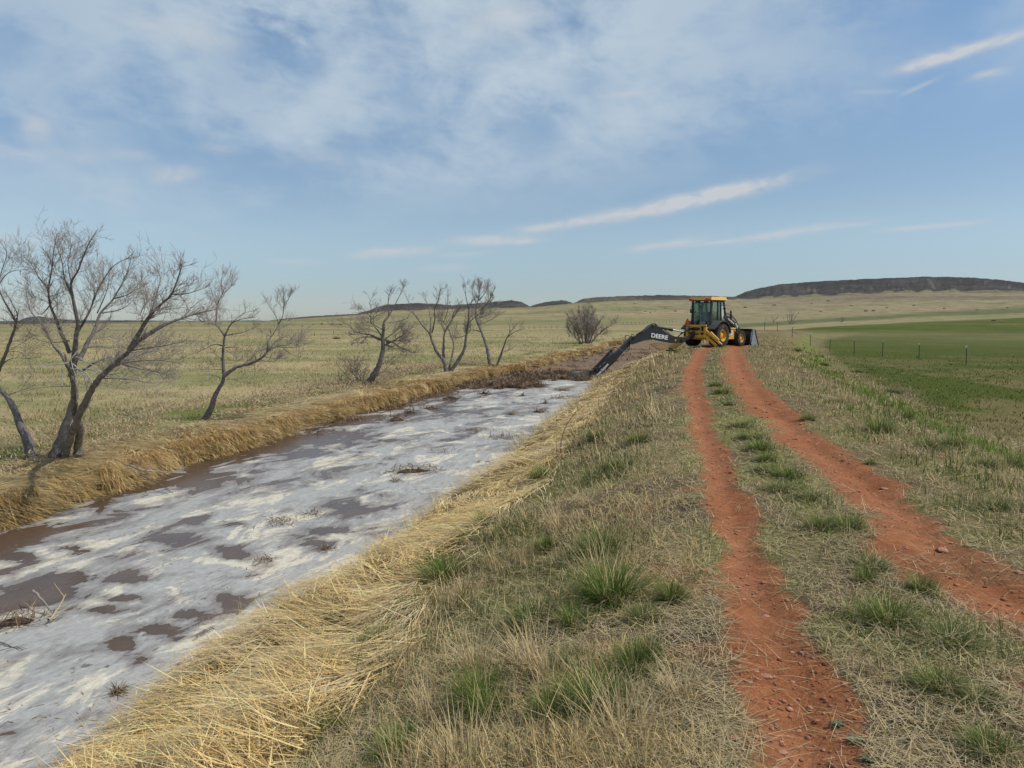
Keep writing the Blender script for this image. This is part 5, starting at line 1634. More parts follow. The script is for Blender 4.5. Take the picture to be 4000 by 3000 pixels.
    # slow vehicle triangle
    b = BM(); b.prism([(-0.72, -1.05, 1.24), (-0.38, -1.05, 1.24), (-0.55, -1.05, 1.56)], (0, -0.006, 0), (0, 0.006, 0)); tri = b.done('reflector_triangle', M_ORG, root, False)
    b = BM(); 
    for p, q in (((-0.73, 1.235), (-0.37, 1.235)), ((-0.37, 1.235), (-0.55, 1.575)), ((-0.55, 1.575), (-0.73, 1.235))):
        b.bar((p[0], -1.05, p[1]), (q[0], -1.05, q[1]), 0.02, 0.03, up=(0, 1, 0), bev=0)
    b.done('triangle_edge', M_RED, tri, False)
    # stabilisers, down
    for s in (1, -1):
        b = BM()
        if s > 0:
            b.bar((0.52, -1.02, 1.00), (1.64, -1.06, 0.16), 0.10, 0.13, h2=0.10).bar((0.55, -1.12, 0.70), (1.40, -1.14, 0.10), 0.05, 0.15)
            b.bar((0.98, -1.10, 0.84), (1.50, -1.12, 0.42), 0.10, 0.07).bar((0.86, -1.16, 0.42), (1.26, -1.17, 0.20), 0.04, 0.06)
        else:
            b.bar((-0.50, -1.02, 0.62), (-1.75, -1.06, -0.14), 0.12, 0.15).bar((-0.45, -1.16, 0.50), (-1.32, -1.20, -0.08), 0.12, 0.14)
        st = b.done('stabiliser', M_YEL, root)
        b = BM(); ez = 0.05 if s > 0 else -0.22
        b.box((s * 1.60 - 0.22, -1.26, ez - 0.05), (s * 1.60 + 0.22, -0.88, ez + 0.02), 0.015).box((s * 1.60 - 0.08, -1.14, ez + 0.02), (s * 1.60 + 0.08, -1.00, ez + 0.14), 0.02)
        b.done('stabiliser_foot', M_BLK, st)
        b = BM(); b.cyl((s * 0.50, -0.92, 1.06), (s * 1.05, -0.95, 0.70), 0.05).cyl((s * 1.05, -0.95, 0.70), (s * 1.40, -0.98, 0.38), 0.028); b.done('stabiliser_cylinder', M_BLK, st)
    # loader arms, tower, bucket
    for s in (1, -1):
        x0, x1 = (s * 0.50, s * 0.62)
        b = BM()
        poly = [(0, 0.78, 1.62), (0, 0.90, 1.78), (0, 1.25, 1.70), (0, 2.10, 1.33), (0, 2.50, 1.02), (0, 2.95, 0.42), (0, 2.80, 0.36), (0, 2.30, 0.86), (0, 1.95, 1.10), (0, 1.20, 1.45)]
        b.prism(poly, (x0, 0, 0), (x1, 0, 0), 0.012)
        arm = b.done('loader_arm', M_BLK, root)
        b = BM(); b.bar((s * 0.50, 1.05, 0.78), (s * 0.53, 0.90, 1.62), 0.10, 0.16); b.done('arm_tower', M_YEL, arm)
        b = BM(); b.cyl((s * 0.46, 1.20, 0.90), (s * 0.50, 1.85, 1.08), 0.05).cyl((s * 0.50, 1.85, 1.08), (s * 0.52, 2.25, 1.18), 0.028); b.done('lift_cylinder', M_BLK, arm)
        b = BM(); b.tube([(s * 0.56, 0.95, 1.80), (s * 0.56, 1.40, 1.78), (s * 0.56, 1.9, 1.55), (s * 0.56, 2.3, 1.30), (s * 0.56, 2.45, 1.1)], 0.018).tube([(s * 0.62, 0.92, 1.84), (s * 0.62, 1.3, 1.84), (s * 0.62, 1.8, 1.64), (s * 0.60, 2.2, 1.40)], 0.016); b.done('hose', M_BLK, arm)
        if s > 0:
            d = Vector((0, 0.85, -0.37)).normalized(); n = Vector((1, 0, 0))
            lettering('Honnen Equipment', 'lettering', M_WHT, arm, (0.624, 1.52, 1.425), d, n.cross(d), 0.085, 0.01, width=0.70)
            d2 = Vector((0, 0.40, -0.33)).normalized()
            lettering('410J', 'lettering', M_WHT, arm, (0.624, 2.13, 1.17), d2, n.cross(d2), 0.14, 0.01, width=0.34)
    b = BM(); b.tube([(0.60, 0.92, 1.55), (0.62, 0.95, 1.85), (0.60, 0.88, 2.12)], 0.016).box((0.55, 0.85, 2.10), (0.66, 0.89, 2.16), 0.005); b.done('handrail', M_BLK, root)
    b = BM()
    Wb = 1.08
    prof = [(3.72, 0.02), (3.05, 0.02), (2.92, 0.12), (2.86, 0.40), (2.92, 0.70), (3.06, 0.92), (3.30, 0.97)]
    inn = [(3.72, 0.045), (3.07, 0.05), (2.95, 0.14), (2.895, 0.40), (2.95, 0.68), (3.08, 0.89), (3.30, 0.94)]
    b.prism([(0, y, z) for y, z in prof] + [(0, y, z) for y, z in inn[::-1]], (-Wb, 0, 0), (Wb, 0, 0))
    b.bar((-Wb, 3.72, 0.03), (Wb, 3.72, 0.03), 0.12, 0.035)
    b.bar((-Wb, 3.02, 0.95), (Wb, 3.02, 0.95), 0.10, 0.07)
    for x in (-0.55, 0.0, 0.55): b.box((x - 0.03, 2.80, 0.15), (x + 0.03, 2.90, 0.80), 0.01)
    bk = b.done('loader_bucket', M_BLK, root)
    for s in (1, -1):
        b = BM(); b.prism([(0, 3.74, 0.02), (0, 3.05, 0.02), (0, 2.90, 0.14), (0, 2.86, 0.40), (0, 2.92, 0.70), (0, 3.06, 0.94), (0, 3.30, 0.96), (0, 3.42, 0.62)], (s * Wb, 0, 0), (s * (Wb + 0.03), 0, 0)); b.done('bucket_side', M_GREY, bk, False)
        b = BM(); b.bar((s * (Wb + 0.032), 3.30, 0.95), (s * (Wb + 0.032), 3.74, 0.03), 0.03, 0.06, up=(1, 0, 0)).bar((s * (Wb + 0.032), 2.90, 0.16), (s * (Wb + 0.032), 3.05, 0.90), 0.03, 0.05, up=(1, 0, 0)); b.done('bucket_edge', M_BLK, bk, False)

    # ---- digging arm: drawn in its own upright plane
    PV = Vector((root_m @ Vector((-0.10, -1.22, 0.8))))
    T_ = Vector((3.60, 39.35, 0)); bd = Vector((T_.x - PV.x, T_.y - PV.y, 0)).normalized()
    nrm = Vector((bd.y, -bd.x, 0)).normalized()
    if nrm.y > 0: nrm = -nrm                       # towards the photographer

    def ap(zx, zy, off=0.0):
        """pixel of the enlarged machine view -> point in the arm's plane"""
        d = Vector(ray(2200 + zx * 800 / 2212.0, 1100 + zy * 800 / 2212.0)); o = Vector((0, 0, EYE))
        t = (PV - o).dot(nrm) / d.dot(nrm)
        return o + d * t + nrm * off
    def plate(pts, half, name, m, par, bev=0.015, cyls=()):
        b = BM(); b.prism([ap(*p) for p in pts], nrm * -half, nrm * half, bev)
        for (c, r, l) in cyls: b.cyl(ap(*c, -l), ap(*c, l), r, seg=14)
        return b.done(name, m, par, inv=inv)
    b = BM(); b.bar(root_m @ Vector((-0.16, -1.08, 0.56)), root_m @ Vector((-0.16, -1.08, 0.86)), 0.16, 0.18, up=(0, 1, 0), bev=0.03)
    b.bar(root_m @ Vector((-0.16, -1.08, 0.62)), ap(1255, 640), 0.20, 0.16).bar(root_m @ Vector((-0.40, -1.02, 1.00)), ap(1300, 545), 0.10, 0.10)
    b.done('swing_post', M_BLK, root, inv=inv)
    boom = plate([(1290, 600), (1190, 592), (1100, 552), (1040, 505), (1000, 478), (955, 462), (925, 478), (850, 545), (770, 598), (705, 640), (700, 668), (735, 678), (800, 655), (860, 635), (925, 626), (990, 630), (1070, 645), (1170, 664), (1262, 662), (1295, 640)],
                 0.16, 'boom', M_BLK, root, 0.02, [((1270, 632), 0.11, 0.21), ((715, 655), 0.10, 0.22), ((955, 482), 0.06, 0.20)])
    c0 = ap(1022, 594, 0.166); cx = (ap(1105, 607, 0.166) - ap(935, 580, 0.166)).normalized(); cy = Vector((0, 0, 1))
    if cx.x < 0: cx = -cx
    cy = (cy - cx * cy.dot(cx)).normalized()
    lettering('DEERE', 'lettering', M_WHT, boom, c0, cx, cy, 0.215, 0.025, inv=inv, width=(ap(1110, 607) - ap(932, 580)).length)
    b = BM(); b.cyl(ap(1195, 632, 0.162), ap(1195, 632, 0.17), 0.05, seg=12); b.done('decal', M_YEL, boom, False, inv=inv)
    b = BM(); b.cyl(ap(965, 480), ap(1170, 518), 0.075, seg=14).cyl(ap(1150, 514), ap(1178, 520), 0.095, seg=14); bc = b.done('boom_cylinder', M_BLK, root, inv=inv)
    b = BM(); b.cyl(ap(1170, 518), ap(1300, 542), 0.04, seg=12); b.done('piston_rod', M_STEEL, bc, inv=inv)
    b = BM(); b.cyl(ap(940, 495, 0.02), ap(790, 580, 0.02), 0.065, seg=14); cc = b.done('crowd_cylinder', M_BLK, root, inv=inv)
    b = BM(); b.cyl(ap(790, 580, 0.02), ap(745, 600, 0.02), 0.04, seg=12); b.done('piston_rod', M_WORN, cc, inv=inv)
    dip = plate([(745, 590), (715, 612), (690, 640), (640, 690), (560, 770), (470, 850), (330, 945), (325, 965), (355, 975), (318, 1035), (335, 1046), (372, 1034), (470, 935), (556, 858), (600, 800), (700, 690), (740, 640), (770, 605)],
                0.13, 'dipper', M_BLK, root, 0.015, [((330, 1020), 0.07, 0.2), ((752, 602), 0.06, 0.2)])
    b = BM(); b.prism([ap(*p) for p in [(545, 765), (470, 815), (335, 935), (340, 960), (480, 850), (560, 790)]], nrm * -0.18, nrm * 0.18, 0.015); b.done('dipper_slide', M_BLK, dip, inv=inv)
    b = BM(); b.prism([ap(*p) for p in [(470, 830), (545, 775), (552, 850), (470, 932), (378, 1020), (345, 1000)]], nrm * -0.165, nrm * 0.165, 0.015); b.done('dipper_sleeve', M_BLK, dip, inv=inv)
    cx = (ap(468, 885, 0.17) - ap(345, 1010, 0.17)).normalized(); cy = nrm.cross(cx)
    if cy.z < 0: cy = -cy
    lettering('Honnen Equipment', 'lettering', M_WHT, dip, ap(404, 952, 0.169), cx, cy, 0.135, 0.012, inv=inv, width=(ap(470, 885) - ap(340, 1015)).length)
    for p, q in (((432, 868), (412, 886)), ((392, 905), (372, 926))):
        b = BM(); b.bar(ap(*p, 0.183), ap(*q, 0.183), 0.03, 0.012, up=nrm, bev=0); b.done('slot', M_GREY, dip, False, inv=inv)
    b = BM(); b.cyl(ap(520, 740, 0.0), ap(350, 920, 0.0), 0.055, seg=12); b.done('bucket_cylinder', M_BLK, dip, inv=inv)
    # hoses that loop over the joints
    b = BM()
    for k, (pts) in enumerate([
        [(930, 478), (950, 455), (985, 458), (1010, 490), (1045, 530), (1085, 545)], [(940, 470), (965, 453), (1000, 470), (1030, 510), (1065, 535)],
        [(1010, 480), (1060, 490), (1090, 510), (1120, 540), (1155, 560)], [(850, 540), (800, 555), (780, 580), (735, 600)],
        [(720, 630), (690, 632), (668, 620), (664, 595), (685, 580), (710, 588), (722, 610)], [(735, 600), (745, 572), (765, 575), (770, 600)],
        [(700, 645), (705, 690), (700, 735), (670, 755), (620, 745), (590, 730), (550, 708), (510, 730), (480, 770), (465, 812)],
        [(690, 650), (698, 700), (690, 730), (660, 742), (610, 730), (560, 712), (525, 725), (498, 765), (484, 800)], [(560, 725), (535, 745), (520, 775)]]):
        b.tube([ap(*p, 0.12 - 0.08 * (k % 3)) for p in pts], 0.021, 6)
    b.done('hoses', M_BLK, root, inv=inv)
    # linkage and bucket, its curled back up and teeth down in the weeds
    b = BM(); b.prism([ap(*p) for p in [(325, 950), (282, 962), (262, 1005), (240, 1030), (262, 1040), (300, 1048), (330, 1040), (350, 985)]], nrm * -0.12, nrm * 0.12, 0.015)
    b.bar(ap(250, 1030, 0.13), ap(300, 965, 0.13), 0.04, 0.07, up=nrm).bar(ap(250, 1030, -0.13), ap(300, 965, -0.13), 0.04, 0.07, up=nrm)
    b.done('bucket_linkage', M_BLK, root, inv=inv)
    b = BM()
    cc_ = [(250, 1020), (235, 1000), (215, 980), (190, 971), (160, 970), (133, 980), (116, 1000), (108, 1030), (110, 1062), (122, 1085)]
    inn = [(130, 1080), (120, 1058), (118, 1032), (125, 1006), (140, 989), (162, 980), (188, 981), (208, 989), (226, 1007), (240, 1026)]
    b.prism([ap(*p) for p in cc_] + [ap(*p) for p in inn], nrm * -0.31, nrm * 0.31)
    db = b.done('digging_bucket', M_WORN, root, inv=inv)
    for s in (1, -1):
        b = BM(); b.prism([ap(*p) for p in cc_] + [ap(180, 1075), ap(250, 1045)], nrm * (s * 0.31), nrm * (s * 0.335)); b.done('bucket_cheek', M_WORN, db, False, inv=inv)
    for k in range(5):
        o = -0.26 + 0.13 * k
        b = BM(); b.bar(ap(122, 1082, o), ap(136, 1108, o), 0.05, 0.05, up=nrm, h2=0.02, w2=0.03); b.done('tooth', M_WORN, db, False, inv=inv)
    return root


machine = build_machine()


# ------------------------------------------------------------------ the operator
def build_person():
    """seated on the turned seat, facing the rear window and looking down along the digging arm"""
    base = Matrix.Translation((MX, MY, MZ)) @ Matrix.Rotation(-HEAD, 4, 'Z') @ Matrix.Translation((-0.16, 0.06, 1.37)) @ Matrix.Rotation(R_(180 - 22), 4, 'Z')
    root = bpy.data.objects.new('person', None); root.matrix_world = base; COL.objects.link(root)
    tag(root, 'operator in a dark cap and grey shirt seated inside the machine cab', 'person')

    def skin(name, joints, edges, m, levels=2, par=root):
        me = bpy.data.meshes.new(name); me.from_pydata([j[0] for j in joints], edges, [])
        o = bpy.data.objects.new(name, me); COL.objects.link(o)
        md = o.modifiers.new('skin', 'SKIN'); md.use_smooth_shade = True
        for k, j in enumerate(joints):
            r = j[1] if isinstance(j[1], tuple) else (j[1], j[1])
            me.skin_vertices[0].data[k].radius = r
        me.skin_vertices[0].data[0].use_root = True
        s = o.modifiers.new('sub', 'SUBSURF'); s.levels = levels; s.render_levels = levels
        dg = bpy.context.evaluated_depsgraph_get()
        fin = bpy.data.meshes.new_from_object(o.evaluated_get(dg))
        bpy.data.objects.remove(o)
        fin.materials.clear()
        return link_mesh(name, fin, m, par)
    # local frame: +y is where he faces, z up, hips at the origin
    J = [((0, 0, 0.10), (0.17, 0.12)), ((0, 0.05, 0.28), (0.15, 0.11)), ((0, 0.12, 0.46), (0.17, 0.11)), ((0, 0.17, 0.58), (0.07, 0.065)), ((0, 0.21, 0.66), (0.055, 0.055)),
         ((0, 0.24, 0.73), (0.075, 0.085)), ((0, 0.26, 0.82), (0.078, 0.098)), ((0, 0.26, 0.88), (0.06, 0.08)),
         ((0.19, 0.14, 0.52), 0.062), ((0.27, 0.25, 0.30), 0.046), ((0.20, 0.46, 0.22), 0.034), ((0.19, 0.50, 0.21), 0.030),
         ((-0.19, 0.14, 0.52), 0.062), ((-0.27, 0.25, 0.30), 0.046), ((-0.20, 0.46, 0.22), 0.034), ((-0.19, 0.50, 0.21), 0.030),
         ((0.11, 0.08, 0.07), 0.09), ((0.16, 0.44, 0.09), 0.066), ((0.16, 0.46, -0.28), 0.045), ((0.16, 0.56, -0.31), 0.04),
         ((-0.11, 0.08, 0.07), 0.09), ((-0.16, 0.44, 0.09), 0.066), ((-0.16, 0.46, -0.28), 0.045), ((-0.16, 0.56, -0.31), 0.04)]
    E = [(0, 1), (1, 2), (2, 3), (3, 4), (4, 5), (5, 6), (6, 7), (2, 8), (8, 9), (9, 10), (10, 11), (2, 12), (12, 13), (13, 14), (14, 15), (0, 16), (16, 17), (17, 18), (18, 19), (0, 20), (20, 21), (21, 22), (22, 23)]
    body = skin('body', J, E, M_SKIN)
    # clothing grown over the same skeleton, a little fuller
    sj = [0, 1, 2, 3, 8, 9, 10, 12, 13, 14]
    S = [(J[k][0], tuple(np.array(J[k][1] if isinstance(J[k][1], tuple) else (J[k][1],) * 2) * 1.13)) for k in sj]
    S[3] = ((0, 0.165, 0.57), (0.085, 0.075)); S[6] = ((0.215, 0.42, 0.235), (0.042, 0.042)); S[9] = ((-0.215, 0.42, 0.235), (0.042, 0.042))
    skin('shirt', S, [(0, 1), (1, 2), (2, 3), (2, 4), (4, 5), (5, 6), (2, 7), (7, 8), (8, 9)], M_SHIRT)
    lj = [0, 16, 17, 18, 20, 21, 22]
    Lg = [(J[k][0], tuple(np.array(J[k][1] if isinstance(J[k][1], tuple) else (J[k][1],) * 2) * 1.12)) for k in lj]
    Lg[0] = ((0, 0, 0.09), (0.18, 0.13))
    skin('jeans', Lg, [(0, 1), (1, 2), (2, 3), (0, 4), (4, 5), (5, 6)], M_JEANS)
    for s in (1, -1):
        skin('boot', [((s * 0.16, 0.44, -0.24), 0.056), ((s * 0.16, 0.46, -0.305), 0.056), ((s * 0.16, 0.56, -0.315), (0.05, 0.04)), ((s * 0.16, 0.62, -0.32), (0.04, 0.03))], [(0, 1), (1, 2), (2, 3)], M_BLK)
        hj = [((s * 0.192, 0.485, 0.215), (0.026, 0.018)), ((s * 0.185, 0.535, 0.215), (0.038, 0.018)), ((s * 0.185, 0.57, 0.212), (0.036, 0.015))]
        he = [(0, 1), (1, 2)]
        for k in range(4):
            xx = s * 0.185 + (k - 1.5) * 0.019; ln = (0.05, 0.058, 0.055, 0.043)[k]
            hj += [((xx, 0.585, 0.210), 0.009), ((xx, 0.59 + ln * 0.55, 0.196), 0.0085), ((xx, 0.59 + ln * 0.6, 0.196 - ln * 0.6), 0.0075)]
            b0 = 3 + 3 * k; he += [(2, b0), (b0, b0 + 1), (b0 + 1, b0 + 2)]
        b0 = len(hj); hj += [((s * 0.185 - s * 0.042, 0.53, 0.205), 0.011), ((s * 0.185 - s * 0.058, 0.56, 0.190), 0.009), ((s * 0.185 - s * 0.050, 0.585, 0.175), 0.008)]
        he += [(1, b0), (b0, b0 + 1), (b0 + 1, b0 + 2)]
        skin('hand', hj, he, M_SKIN, 1)
    # face, hair, cap
    b = BM()
    b.hexa([(-0.012, 0.345, 0.80), (0.012, 0.345, 0.80), (0.014, 0.352, 0.775), (-0.014, 0.352, 0.775), (-0.008, 0.34, 0.825), (0.008, 0.34, 0.825), (0.014, 0.385, 0.782), (-0.014, 0.385, 0.782)], 0.004)
    b.done('nose', M_SKIN, root)
    for s in (1, -1):
        b = BM(); b.lathe([(0, -0.014), (0.010, -0.008), (0.013, 0), (0.010, 0.008), (0, 0.014)], (s * 0.032, 0.345, 0.822), (1, 0, 0), 10); b.done('eye', M_CAP, root)
        b = BM(); b.lathe([(0, -0.012), (0.02, -0.008), (0.03, 0), (0.02, 0.01), (0, 0.012)], (s * 0.083, 0.255, 0.80), (1, 0, 0), 12); b.done('ear', M_SKIN, root)
    b = BM(); b.bar((-0.026, 0.345, 0.752), (0.026, 0.345, 0.752), 0.010, 0.008); b.done('mouth', mat('lips', (0.30, 0.12, 0.10), 0.6), root)
    b = BM(); b.lathe([(0.088, -0.08), (0.094, -0.02), (0.09, 0.03), (0.07, 0.06)], (0, 0.245, 0.84), (0, -0.15, 1), 20); b.done('hair', mat('grey_hair', (0.10, 0.085, 0.075), 0.9), root)
    b = BM(); b.lathe([(0.105, -0.01), (0.106, 0.02), (0.098, 0.065), (0.070, 0.10), (0.03, 0.115), (0, 0.117)], (0, 0.262, 0.850), (0, 0.10, 1), 24)
    pts = [(0.098, 0.29, 0.853), (0.085, 0.38, 0.838), (0.045, 0.425, 0.828), (0, 0.435, 0.826), (-0.045, 0.425, 0.828), (-0.085, 0.38, 0.838), (-0.098, 0.29, 0.853)]
    b.prism(pts, (0, 0, 0), (0, 0, 0.010)); b.done('cap', M_CAP, root)


build_person()

# ------------------------------------------------------------------ fences
M_REED = mat_vcol('dead_reeds', 0.8, 0.2, trans=0.08)
M_POST = mat('post_steel', (0.055, 0.06, 0.055), 0.7, metal=0.2, var=0.3, scale=9)
M_WOOD = mat('post_wood', (0.10, 0.085, 0.07), 0.9, var=0.3, scale=9)
M_WIRE = mat('wire', (0.20, 0.19, 0.18), 0.6, metal=0.5, var=0.1)


def build_fences():
    spec = [(3777, 48.6, 'right end'), (3591, 54.0, ''), (3448, 58.6, ''), (3337, 62.8, ''), (3241, 67.5, ''), (3165, 74.0, ''), (3093, 82.0, ''), (3034, 90.5, ''), (2984, 99.0, '')]
    words = ['dark steel fence post nearest the camera in the green field', 'second dark steel fence post from the right in the green field', 'third dark steel fence post from the right in the green field',
             'fourth dark steel fence post from the right in the green field', 'fifth steel post from the right, at the edge of the pale grass', 'sixth steel fence post from the right, half sunk in pale grass',
             'seventh steel fence post from the right, beyond the pale grass', 'second of the fence posts from the loader bucket', 'farthest steel fence post, next to the loader bucket']
    pts = []
    for (u, y, _), wd in zip(spec, words):
        x = (u - 2000) / F * y
        z = float(GZ(np.array([x]), np.array([y]))[0])
        h = 1.22
        root = empty('fence_post', (x, y, z))
        root.rotation_euler = (random.uniform(-0.03, 0.03), random.uniform(-0.03, 0.03), random.uniform(-0.4, 0.4))
        tag(root, wd, 'fence post', 'steel posts of the field fence')
        b = BM(); b.box((-0.024, -0.006, -0.4), (0.024, 0.006, h), 0.002).box((-0.006, 0.006, -0.4), (0.006, 0.046, h), 0.002)
        for k in range(14): b.box((-0.018, -0.012, 0.15 + 0.075 * k), (0.018, -0.006, 0.175 + 0.075 * k), 0)
        b.done('post', M_POST, root, False)
        b = BM(); b.box((-0.026, -0.008, h - 0.12), (0.026, 0.048, h + 0.004), 0.002); b.done('post_tip', M_WHT, root, False)
        pts.append(Vector((x, y, z)))
    for hh, nm in ((0.35, 'lowest'), (0.62, 'lower middle'), (0.88, 'upper middle'), (1.10, 'highest')):
        b = BM()
        for a, c in zip(pts, pts[1:]):
            L = []
            for t in np.linspace(0, 1, 5):
                p = a.lerp(c, t); L.append((p.x, p.y, p.z + hh - 0.05 * 4 * t * (1 - t)))
            b.tube(L, 0.0035, 4)
        tag(b.done('fence_wire', M_WIRE, None), nm + ' thin wire strung along the steel field fence', 'wire', 'wires of the field fence')
    # far line of posts across the range, a pixel or two each
    row = [(645, 466), (691, 462), (738, 463), (783, 462), (826, 464), (868, 460), (908, 452), (950, 455), (992, 455), (1036, 456), (1080, 455), (1114, 452), (1148, 450), (1184, 450), (1220, 448)]
    far = [(2200 + zx * 800 / 2212, 1100 + zy * 800 / 2212) for zx, zy in row]
    far += [(1300 + zx * .4973, 1050 + zy * .4973) for zx, zy in [(1495, 472), (1540, 473), (1585, 472), (1628, 470), (1672, 470), (1715, 471), (1758, 470)]]
    far += [(1229, 1311), (1302, 1304), (2992, 1247), (3012, 1248), (3037, 1243), (3060, 1248), (3085, 1247)]
    for k, (u, v) in enumerate(far):
        x, y, z = hit(u, v)
        h = min(1.3, 10.0 * y / F)
        b = BM(); b.cyl((0, 0, -0.3), (random.uniform(-0.05, 0.05), 0, h), 0.05, 0.045, 7)
        o = b.done('far_fence_post', M_WOOD, None); o.location = (x, y, z)
        tag(o, 'tiny dark wooden post of the far fence across the rangeland', 'fence post', 'posts of the far fence')


build_fences()


def build_far_shrubs():
    r = np.random.default_rng(44)
    kinds = []
    for k in range(3):
        n = 420
        d = r.normal(0, 1, (n, 3)); d[:, 2] = np.abs(d[:, 2]); d /= np.linalg.norm(d, axis=1, keepdims=True)
        P = d * (r.random((n, 1)) ** 0.4) * np.array([1.0, 1.0, 0.75]) * (1 + 0.25 * np.sin(3 * np.arctan2(d[:, 1:2], d[:, 0:1]) + k))
        V, Q, Tt, c = blades(P, r.uniform(0, 6.28, n), r.uniform(0.2, 0.5, n), r.uniform(0.1, 1.0, n), np.full(n, 0.16), lerp3(np.array([0.045, 0.042, 0.028]), np.array([0.11, 0.095, 0.055]), r.random(n)), r.uniform(0, 0.8, n))
        me = np_mesh('shrub', V, [Q, Tt], c); me.materials.append(M_REED); kinds.append(me)
    z1 = lambda x, y: (2200 + x * 800 / 2212, 1100 + y * 800 / 2212)
    z4 = lambda x, y: (700 + x * 800 / 1896, 1000 + y * 800 / 1896)
    z6 = lambda x, y: (2700 + x * 1300 / 2212, 1000 + y * 1300 / 2212)
    spots = [(*z1(887, 325), 4), (*z1(940, 335), 4), (*z1(990, 320), 3), (*z1(1212, 322), 5), (*z1(770, 240), 4), (*z1(1965, 281), 5), (*z1(1725, 300), 4), (*z1(610, 300), 3), (*z1(1100, 290), 3), (*z4(1240, 638), 4), (*z4(1320, 632), 6), (*z4(1415, 634), 5), (*z4(1490, 637), 5),
             (*z6(360, 343), 5), (*z6(555, 328), 6), (*z6(910, 300), 5), (*z6(800, 318), 3), (*z6(1060, 330), 4), (*z6(1300, 345), 5), (*z6(1480, 330), 4), (*z6(1680, 350), 5), (*z6(2010, 432), 8), (*z6(1900, 360), 5), (*z6(2100, 345), 4), (*z6(1160, 368), 6), (*z6(1210, 366), 7), (*z6(860, 372), 6),
             (1180, 1275, 4), (600, 1290, 4), (420, 1285, 4), (830, 1283, 3), (1620, 1260, 4), (1880, 1240, 4)]
    for k, (u, v, hp) in enumerate(spots):
        x, y, z = hit(u, v)
        sc = hp * y / F
        o = bpy.data.objects.new('shrub', kinds[k % 3]); COL.objects.link(o)
        o.location = (x, y, z - 0.1 * sc); o.scale = (sc * r.uniform(0.9, 1.5), sc, sc * r.uniform(0.7, 1.0)); o.rotation_euler = (0, 0, r.uniform(0, 6.28))
        tag(o, 'tiny dark shrub on the far rangeland slope', 'shrub', 'shrubs dotted over the far slopes')
    x, y, z = hit(*z4(1455, 768)); sc = 14 * y / F
    o = bpy.data.objects.new('shrub', kinds[0].copy()); COL.objects.link(o); o.location = (x, y, z - 0.1); o.scale = (sc * 1.1, sc, sc * 0.8)
    tag(o, 'larger brown shrub alone in the left grassland near the gnarled tree', 'shrub')



build_far_shrubs()

# ------------------------------------------------------------------ weeds and mud dredged into the water
DEB = [np.array([0.15, 0.095, 0.055]), np.array([0.24, 0.16, 0.09]), np.array([0.085, 0.055, 0.036]), np.array([0.36, 0.27, 0.17])]


def heap(cx, cy, sx, sy, h, n, seed, rot=0.0, long=0.35, dark=0.4):
    """a raft of tangled wet reeds lying on the water: returns blades and a lumpy core"""
    r = np.random.default_rng(seed)
    a = r.normal(0, 0.45, n); b = r.normal(0, 0.45, n)
    d2 = a ** 2 + b ** 2
    ca, sa = math.cos(rot), math.sin(rot)
    x = cx + a * sx * ca - b * sy * sa; y = cy + a * sx * sa + b * sy * ca
    z = WATER_Z + 0.005 + h * np.clip(1 - d2 * 1.1, 0, 1) * r.random(n)
    P = np.stack([x, y, z], -1)
    k = r.random(n)
    c = lerp3(DEB[0], DEB[1], r.random(n)); c = lerp3(c, DEB[2], (k < dark) * 0.8); c = lerp3(c, DEB[3], (k > 0.88) * 0.9)
    D = math.hypot(cx, cy)
    return blades(P, r.uniform(0, 6.28, n), r.uniform(0.3, 1.0, n) * long, np.clip(r.normal(0.82, 0.2, n), 0.1, 1.1), np.maximum(0.008, 0.0008 * D) * r.uniform(0.6, 1.6, n), c * r.uniform(0.7, 1.3, (n, 1)), r.uniform(0, 0.8, n), nseg=3)


def core(cx, cy, sx, sy, h, seed, rot=0.0):
    """low lumpy mound of matted weed under the loose reeds"""
    n, m = 20, 6
    V, Q = [], []
    ca, sa = math.cos(rot), math.sin(rot)
    for j in range(m + 1):
        t = j / m
        for i in range(n):
            a = 2 * math.pi * i / n
            rad = (1 - t) * (0.75 + 0.6 * float(vnoise(np.array(math.cos(a) * 1.7 + seed), np.array(math.sin(a) * 1.7), seed)))
            lx, ly = math.cos(a) * rad * sx * 0.62, math.sin(a) * rad * sy * 0.62
            px, py = cx + lx * ca - ly * sa, cy + lx * sa + ly * ca
            V.append((px, py, WATER_Z - 0.03 + (0.03 + h * 0.75) * (t ** 0.8) * (0.6 + 0.8 * float(vnoise(np.array(px * 7), np.array(py * 7), seed + 1)))))
    for j in range(m):
        for i in range(n):
            Q.append((j * n + i, j * n + (i + 1) % n, (j + 1) * n + (i + 1) % n, (j + 1) * n + i))
    return np.array(V), np.array(Q)


